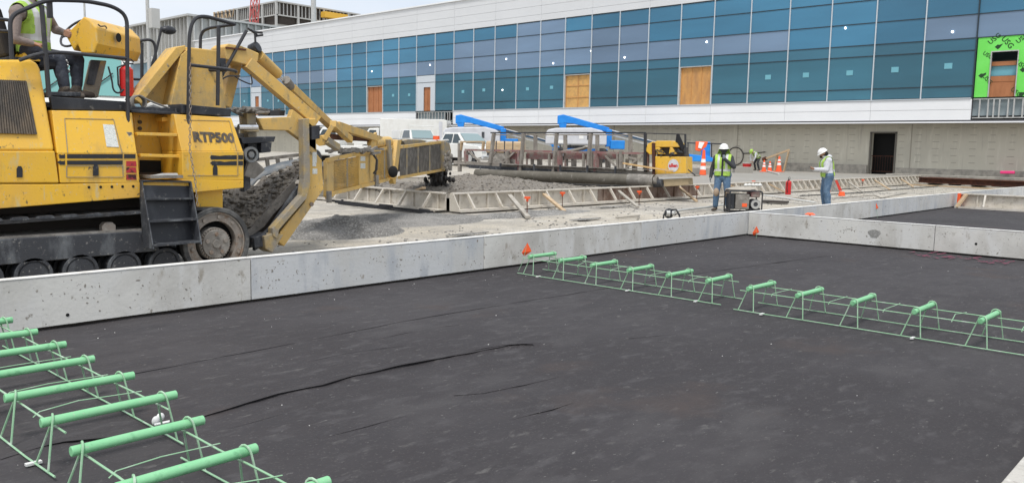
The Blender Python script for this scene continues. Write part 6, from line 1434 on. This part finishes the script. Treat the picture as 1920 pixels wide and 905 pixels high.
# bending worker far away by the wall
b = Vector((*atZ(1419, 320, .45).xy, .45)); rz = math.atan2(-RGT.y, -RGT.x)+math.radians(25)
L3 = dict(head=(.50, 0, 1.22), look=(.5, 0, -1), hup=(1, 0, .5), neck=(.36, 0, 1.20), shL=(.33, .19, 1.14), shR=(.33, -.19, 1.14), elL=(.38, .24, .86), wrL=(.42, .12, .62), elR=(.38, -.24, .86), wrR=(.42, -.12, .62),
          hipL=(-.05, .10, .86), hipR=(-.05, -.10, .86), knL=(.10, .14, .47), knR=(.12, -.13, .47), anL=(-.05, .15, .09), anR=(0, -.14, .09))
person('distant worker in yellow hard hat bending down beside two cones at the wall', b, posed(b, rz, L3), ['hood_white', 'hood_black', 'skin', 'boot', 'skin'], .018, hatcol='hivis')
# operator on the machine
Y0, YR_, YL_ = 10.15, 9.93, 10.40
JO = dict(head=atY(60, -26, Y0), look=Vector((.9, -.25, -.1)), neck=atY(58, 2, Y0), shR=atY(30, 22, YR_), shL=atY(82, 22, YL_), elR=atY(27, 74, 9.86), wrR=atY(60, 82, 9.84), elL=atY(104, 56, 10.5), wrL=atY(121, 62, 10.2),
          hipR=atY(58, 102, 10.03), hipL=atY(70, 104, 10.28), knR=atY(112, 112, 10.0), knL=atY(146, 112, 10.28), anR=atY(122, 170, 9.95), anL=atY(144, 168, 10.25), toeR=Vector((.9, -.4, 0)), toeL=Vector((1, 0, 0)), palmR=Vector((0, 0, -1)), handR=Vector((1, -.1, -.1)), palmL=Vector((1, -.3, -.3)))
po, fo, lo_, uo = person('machine operator in grey sweater and ripped dark jeans seated on the placer', (JO['hipR'].x, 10.15, 1.93), JO, ['sweater', 'jeans_dark', 'skin_dark', 'boot', 'skin'], .008, hat='hardhat', fingers=(('R', 'curl'), ('L', 'grip')))
m = MB(); k = JO['knR'].lerp(JO['anR'], .1)
for j in range(3): m.tube([k+Vector((.045+.012*j, -.058, .03-.05*j)), k+Vector((.07, -.03, .0-.045*j))], .008, 5)
m.build('ripped_threads', 'reflective', po)
plate('foot_rest', [atY(x, y, 9.85) for x, y in ((96, 172), (152, 173), (152, 181), (96, 180))], 'black_dusty', (0, .6, 0))
m = MB(); q = atY(10, 90, 10.3); m.ball(q, .13, (1.2, 1, .9), 10, 7); o = m.build('jacket', 'black_cloth', smooth=True); tag(o, 'dark jacket bundled behind the seated operator', 'jacket')
# ================================================================== SMALL SITE THINGS
# generator
g0 = atZ(1393, 400, 0); ez = RGT; ey = Vector((-ez.y, ez.x, 0))
def GP(x, y, z): return g0+ez*x+ey*y+Vector((0, 0, z))
gen = thing('portable_generator', 'portable generator in a black tube frame with a board on top, behind the form corner', 'generator', g0)
def gbox(x0, x1, y0, y1, z0, z1, n, mt, bv=.01, base=GP, par=None): m = MB(); m.box(x0, x1, y0, y1, z0, z1); m.v = [base(*v) for v in m.v]; return m.build(n, mt, par or gen, bevel=bv)
for y in (0, .52):
    m = MB(); m.tube([GP(*p) for p in rounded([(-.36, y, .03), (-.36, y, .58), (.48, y, .58), (.48, y, .03), (-.36, y, .03)], .07)], .019, 8); m.build('frame_tube', 'tube_black', gen, smooth=True)
for x in (-.36, .48):
    for z in (.08, .55): m = MB(); m.tube([GP(x, 0, z), GP(x, .52, z)], .019, 8); m.build('frame_tube', 'tube_black', gen)
gbox(-.20, .16, .02, .45, .10, .50, 'alternator_box', 'steel_dirty', .02); gbox(.20, .44, .03, .5, .42, .56, 'fuel_tank', 'maroon', .03)
m = MB(); m.cyl(GP(.32, .02, .24), GP(.32, .35, .24), .13, n=20); m.build('engine', 'black_dusty', gen, smooth=True); m = MB(); m.ring(GP(.32, -.0, .24), ey, .12, .06, .03, 20); m.build('recoil_cover', 'galv', gen)
gbox(.18, .46, .05, .45, .06, .14, 'engine_base', 'black_paint'); gbox(-.34, -.22, .05, .45, .1, .5, 'battery_side', 'black_paint')
m = MB(); m.box(-.03, .1, .015, .019, .17, .26); m.v = [GP(*v) for v in m.v]; m.build('label_plate', 'orange', gen)
m = MB(); m.pris([GP(-.36, .0, .61), GP(.15, -.02, .61), GP(.38, .02, .66), GP(.2, .1, .70), GP(-.2, .1, .66)], ey*.4); o = m.build('board', 'lumber_grey', bevel=.008); tag(o, 'grey board lying across the top of the generator frame', 'board')
m = MB(); random.seed(3)
for k in range(5): m.ball(GP(.1+.09*k, .2, .72+.02*random.random()), .06, (1.3, 1, .7), 8, 6)
o = m.build('rags', 'pipe_white', smooth=True); tag(o, 'pale rags heaped on the board over the generator', 'rags')
# small engine (backpack vibrator)
s0 = atZ(1257, 412, 0)
def SP_(x, y, z): return s0+ez*x+ey*y+Vector((0, 0, z))
se = thing('vibrator_motor', 'small black and silver concrete vibrator motor on the ground left of the generator', 'motor', s0)
m = MB(); m.ball(SP_(-.02, .1, .14), .12, (1, .9, 1), 14, 10); m.build('housing', 'black_paint', se, smooth=True)
m = MB(); m.cyl(SP_(-.10, .0, .15), SP_(-.02, .0, .15), .07, n=16); m.ball(SP_(.06, .05, .15), .06); m.build('cover', 'galv', se, smooth=True)
for sx in (-1, 1): m = MB(); m.tube([SP_(-.04, .1, .22), SP_(.08*sx+.04, 0, .24), SP_(.18*sx+.02, -.02, .12), SP_(.19*sx+.02, -.02, .02)], .02, 7); m.build('harness_strap', 'hood_black', se, smooth=True)
m = MB(); m.tube([SP_(.1, .05, .1), SP_(.18, .1, .16), SP_(.24, .1, .05)], .015, 6); m.build('frame_bar', 'tube_black', se, smooth=True)
def ground_pipe(pts, r, mt, nm, label, cat, z=None):
    m = MB(); m.tube([atZ(x, y, (z or r)) for x, y in pts], r, 8); o = m.build(nm, mt, smooth=True); tag(o, label, cat); return o
ground_pipe([(1262, 396), (1330, 388), (1358, 384)], .03, 'galv', 'steel_pipe', 'grey steel pipe on the ground running behind the worker with hand to face', 'pipe', .06)
ground_pipe([(1432, 366), (1480, 372), (1530, 380)], .03, 'pipe_white', 'white_pipe', 'white pipe lying between the generator and the phone reading worker', 'pipe', .1)
ground_pipe([(1155, 408), (1200, 404), (1195, 409)], .025, 'lumber_grey', 'scrap_stick', 'bent grey stick lying on the gravel before the form line', 'stick')

ground_pipe([(1500, 367), (1600, 362), (1720, 352), (1760, 349)], .02, 'rubber', 'hose', 'thin dark hose trailing along the foot of the distant forms', 'hose')
ground_pipe([(1560, 372), (1640, 366), (1652, 371), (1700, 362)], .016, 'steel_dirty', 'hose', 'thin muddy hose lying in the middle of the far gravel strip', 'hose')
m = MB(); m.beam(atZ(1430, 377, .05), atZ(1478, 379, .05), .5, .06); o = m.build('board', 'brown_void'); tag(o, 'dark flat board on the ground right of the generator', 'board')
m = MB(); m.beam(atZ(1455, 368, .04), atZ(1510, 373, .04), .12, .05); o = m.build('board', 'lumber_grey'); tag(o, 'grey plank on the ground below the red fire extinguisher', 'board')
q = atZ(1477, 371, 0); extinguisher((q.x, q.y, .12), .62, .10, 'red fire extinguisher standing on the ground left of the phone reading worker')
# red boards and cup
for px, py, w_, lb in ((1519, 358, .55, 'red and tan board with a round mark leaning on the braced form'), (1580, 359, .8, 'muddy board with red edges leaning on the braced form')):
    q = atZ(px, py, .0)+Vector((0, .35, 0)); t = thing('leaning_board', lb, 'board', q)
    e = Vector((1, .02, 0)); k = 2.0
    a = q-e*w_*k/2; b_ = q+e*w_*k/2; u = Vector((0, .25, .45))
    m = MB(); m.pris([a, b_, b_+u, a+u+e*.15], (0, -.03, 0)); m.build('board', 'red_paint' if px < 1550 else 'steel_dirty', t, bevel=.005)
    if px < 1550: m = MB(); m.cyl(q+u*.5+Vector((0, -.035, 0)), q+u*.5+Vector((0, -.045, 0)), .13, n=16); m.build('round_mark', 'lumber_new', t)
    else: m = MB(); m.pris([b_-e*.35, b_, b_+u, b_+u-e*.25], (0, -.045, 0)); m.build('red_edge', 'red_paint', t); m = MB(); m.pris([a, a+e*.25, a+u+e*.25, a+u+e*.15], (0, -.045, 0)); m.build('red_edge', 'red_paint', t)
q = atZ(1578, 367, 0); m = MB(); m.cyl(q, q+Vector((0, 0, .16)), .13, .10, 14); o = m.build('plastic_marker', 'orange'); tag(o, 'orange plastic cap on the gravel right of the phone reading worker', 'cap')
# cones
def cone(q, h, label, bands=2, name='traffic_cone', r=.17):
    t = thing(name, label, 'traffic cone', q, 'traffic cones by the wall'); q = Vector(q); Z = Vector((0, 0, 1))
    m = MB(); m.box(q.x-r*1.2, q.x+r*1.2, q.y-r*1.2, q.y+r*1.2, q.z, q.z+.04); m.build('base', 'orange', t, bevel=.01)
    m = MB(); m.cyl(q+Z*.04, q+Z*h, r*.85, r*.22, 18); m.build('cone_body', 'orange', t, smooth=True)
    for k in range(bands):
        z0, z1 = (.42, .58) if k == 0 else (.68, .80); R_ = lambda f: r*.85+(r*.22-r*.85)*f+.004
        m = MB(); m.cyl(q+Z*h*z0, q+Z*h*z1, R_(z0), R_(z1), 18, cap=False); m.build('reflective_band', 'cone_white', t, smooth=True)
sl_ = .44
cone((*atZ(1432, 322, sl_).xy, sl_), .72, 'orange cone with white bands next to the bending worker'); cone((*atZ(1443, 322, sl_).xy, sl_), .66, 'second orange cone, nearer the timber sawhorse')
cone((*atZ(1460, 322, sl_).xy, sl_), .98, 'taller orange cone under the timber sawhorse', r=.22)
cone((*atZ(1516, 321, sl_).xy, sl_), 1.0, 'slim orange and white delineator post against the wall', 2, 'delineator', .13)
# sawhorse
q = atZ(1448, 321, sl_); q2 = atZ(1466, 321, sl_); t = thing('timber_sawhorse', 'tilted timber sawhorse frame standing against the wall behind the cones', 'sawhorse', q)
m = MB(); m.beam((q.x+.3, q.y, sl_), (q.x+.3, q.y-.15, 1.55), .13, .10); m.build('leg', 'lumber', t); m = MB(); m.beam((q2.x+.3, q2.y, sl_), (q2.x+.3, q2.y-.25, 1.72), .13, .10); m.build('leg', 'lumber', t)
a = atX(1437, 297, q.x+.2); b_ = atX(1480, 281, q.x+.2); m = MB(); m.beam(a, b_, .12, .12); m.build('rail', 'lumber', t); m = MB(); m.cyl(a-(b_-a).normalized()*.25, a, .13, n=12); m.build('rail_end', 'rusty_steel', t)
# buckets, hose ring
for px, lb in ((1400, 'red bucket with pale lid left of the bending worker'), (1428, 'dark red bucket behind the first cone')):
    q = atZ(px, 318, sl_); t = thing('bucket', lb, 'bucket', q); m = MB(); m.cyl((q.x, q.y, sl_), (q.x, q.y, sl_+.42), .25, .30, 18); m.build('pail', 'red_paint' if px == 1400 else 'rusty_steel', t, smooth=True)
    m = MB(); m.cyl((q.x, q.y, sl_+.42), (q.x, q.y, sl_+.46), .31, n=18); m.build('lid', 'pipe_white' if px == 1400 else 'red_paint', t)
q = atX(1378.5, 293, XF+1.1); m = MB(); m.tube([q+Vector((0, .60*math.cos(a), .60*math.sin(a)*1.02)) for a in [2*PI*i/36 for i in range(36)]], .032, 8, closed=True); m.tube([q+Vector((0, -.55, .2)), q+Vector((0, -1.6, .25)), q+Vector((0, -2.2, .33))], .03, 6); o = m.build('hose_ring', 'rubber', smooth=True); tag(o, 'black hose coiled in a ring hanging on the tan wall', 'hose')
q = atZ(1372, 305, sl_); 
ground_pipe([(1400, 306), (1430, 318), (1460, 326)], .04, 'pipe_white', 'white_hose', 'pale hose lying across the slab in front of the buckets', 'hose', sl_+.05)
# concrete barrier and flag stand, blue lift deck
for px0, px1, d, lb in ((1290, 1336, 42, 'pale concrete block beyond the yellow end car'), (1378, 1412, 47, 'pale concrete block behind the worker with hand to face')):
    a = atD(px0, 320, d); b_ = atD(px1, 322, d); m = MB(); e = (b_-a); e.z = 0; m.pris([Vector((a.x, a.y, .40)), Vector((b_.x, b_.y, .40)), Vector((b_.x, b_.y, .78)), Vector((a.x, a.y, .78))], ey*.6); o = m.build('concrete_barrier', 'slab', bevel=.02); tag(o, lb, 'barrier')
q = atD(1318, 318, 41); t = thing('flag_stand', 'orange and white cloth on top of a tall orange cone beyond the end car', 'flag', (q.x, q.y, .44))
top_ = atD(1320, 281, 41); m = MB(); m.cyl((q.x, q.y, .44), (top_.x, top_.y, top_.z), .17, .06, 16); m.build('cone_body', 'orange', t, smooth=True)
for z in (.70, 1.05): m = MB(); f_ = (z-.44)/(top_.z-.44); c = Vector((q.x, q.y, .44)).lerp(top_, f_); c2 = Vector((q.x, q.y, .44)).lerp(top_, f_+.14); m.cyl(c, c2, .17-.11*f_+.006, .17-.11*(f_+.14)+.006, 16, cap=False); m.build('reflective_band', 'cone_white', t)
m = MB(); m.pris([atD(x, y, 41) for x, y in ((1305, 265), (1328, 266), (1324, 276), (1312, 284), (1304, 282))], ey*.12); fl = m.build('cloth', 'orange', t, bevel=.03)
m = MB(); m.pris([atD(x, y, 40.96) for x, y in ((1311, 266), (1321, 267), (1315, 279), (1309, 277))], ey*.02); m.build('white_patch', 'cone_white', t)
q = atD(1300, 308, 45)
m = MB(); m.pris([atD(x, y, 46) for x, y in ((1285, 288), (1330, 293), (1352, 304), (1286, 302))], ey*1.2); m.pris([atD(x, y, 46.5) for x, y in ((1318, 266), (1332, 266), (1332, 296), (1318, 294))], ey*.5)
o = m.build('scissor_deck', 'boom_blue', bevel=.03); o.name = 'lift_platform'; tag(o, 'blue lift platform lying low behind the flag cone', 'platform')
m = MB()
for a, b_ in (((1288, 268), (1356, 270)), ((1290, 290), (1290, 268)), ((1334, 296), (1334, 268)), ((1356, 300), (1356, 270))): m.tube([atD(*a, 46.2), atD(*b_, 46.2)], .035, 6)
o = m.build('guard_rail', 'tube_black'); tag(o, 'thin dark guard rail around the blue lift platform', 'rail')
# rusty beam stack
t = thing('beam_stack', 'dark rusty steel beams stacked on timbers at the far end of the forms', 'steel beams', (50, 11, 0))
m = MB(); a = Vector((49.0, 14.4, 0)); b_ = Vector((46.0, 4.0, 0)); d = (b_-a).normalized(); s = Vector((-d.y, d.x, 0))
for k in range(4): m.beam(a+s*(.35*k)+Vector((0, 0, .42)), b_+s*(.35*k)+Vector((0, 0, .42)), .30, .04); m.beam(a+s*(.35*k)+Vector((0, 0, .16)), b_+s*(.35*k)+Vector((0, 0, .16)), .30, .04); m.beam(a+s*(.35*k)+Vector((0, 0, .29)), b_+s*(.35*k)+Vector((0, 0, .29)), .03, .22)
m.build('steel_beam', 'rusty_steel', t)
for k in range(5): p = a.lerp(b_, .05+.22*k); m = MB(); m.beam(p-s*.8+Vector((0, 0, .07)), p+s*1.8+Vector((0, 0, .07)), .15, .13); m.build('dunnage', 'lumber_grey', t)
m = MB(); m.beam(a-s*.9+Vector((0, 0, .03)), b_-s*.9+Vector((0, 0, .03)), .12, .06); m.build('base_timber', 'lumber', t)
q = atX(1895, 322, XF+.6); m = MB(); m.beam(Vector((q.x, q.y+.5, q.z-.05)), Vector((q.x, q.y-.2, q.z-.03)), .25, .16); o = m.build('pink_wrap', 'pink', bevel=.04); tag(o, 'bright pink wrapped roll lying at the foot of the wall', 'roll')
m = MB(); m.box(XF-.6, XF+1.1, 4, 17.0, .05, .52); o = m.build('footing_block', 'block', bevel=.02); tag(o, 'low grey block footing along the wall right of the door', 'footing')
o['label'] = 'low grey block footing along the wall beyond the rusty beams'
# dark stained patches and drag lines on the strip
for px, py, rx, ry in ((1100, 412, .5, .12), (880, 440, .45, .10), (1150, 388, .9, .10)):
    q = atZ(px, py); m = MB(); m.v = []
    m.pris([Vector((q.x+rx*math.cos(a)*(1+.25*math.sin(5*a)), q.y+ry*math.sin(a)*(1+.3*math.cos(3*a)), .012)) for a in [2*PI*i/24 for i in range(24)]], (0, 0, .012)); o = m.build('wet_patch', 'gravel_dark'); kind(o, 'structure')
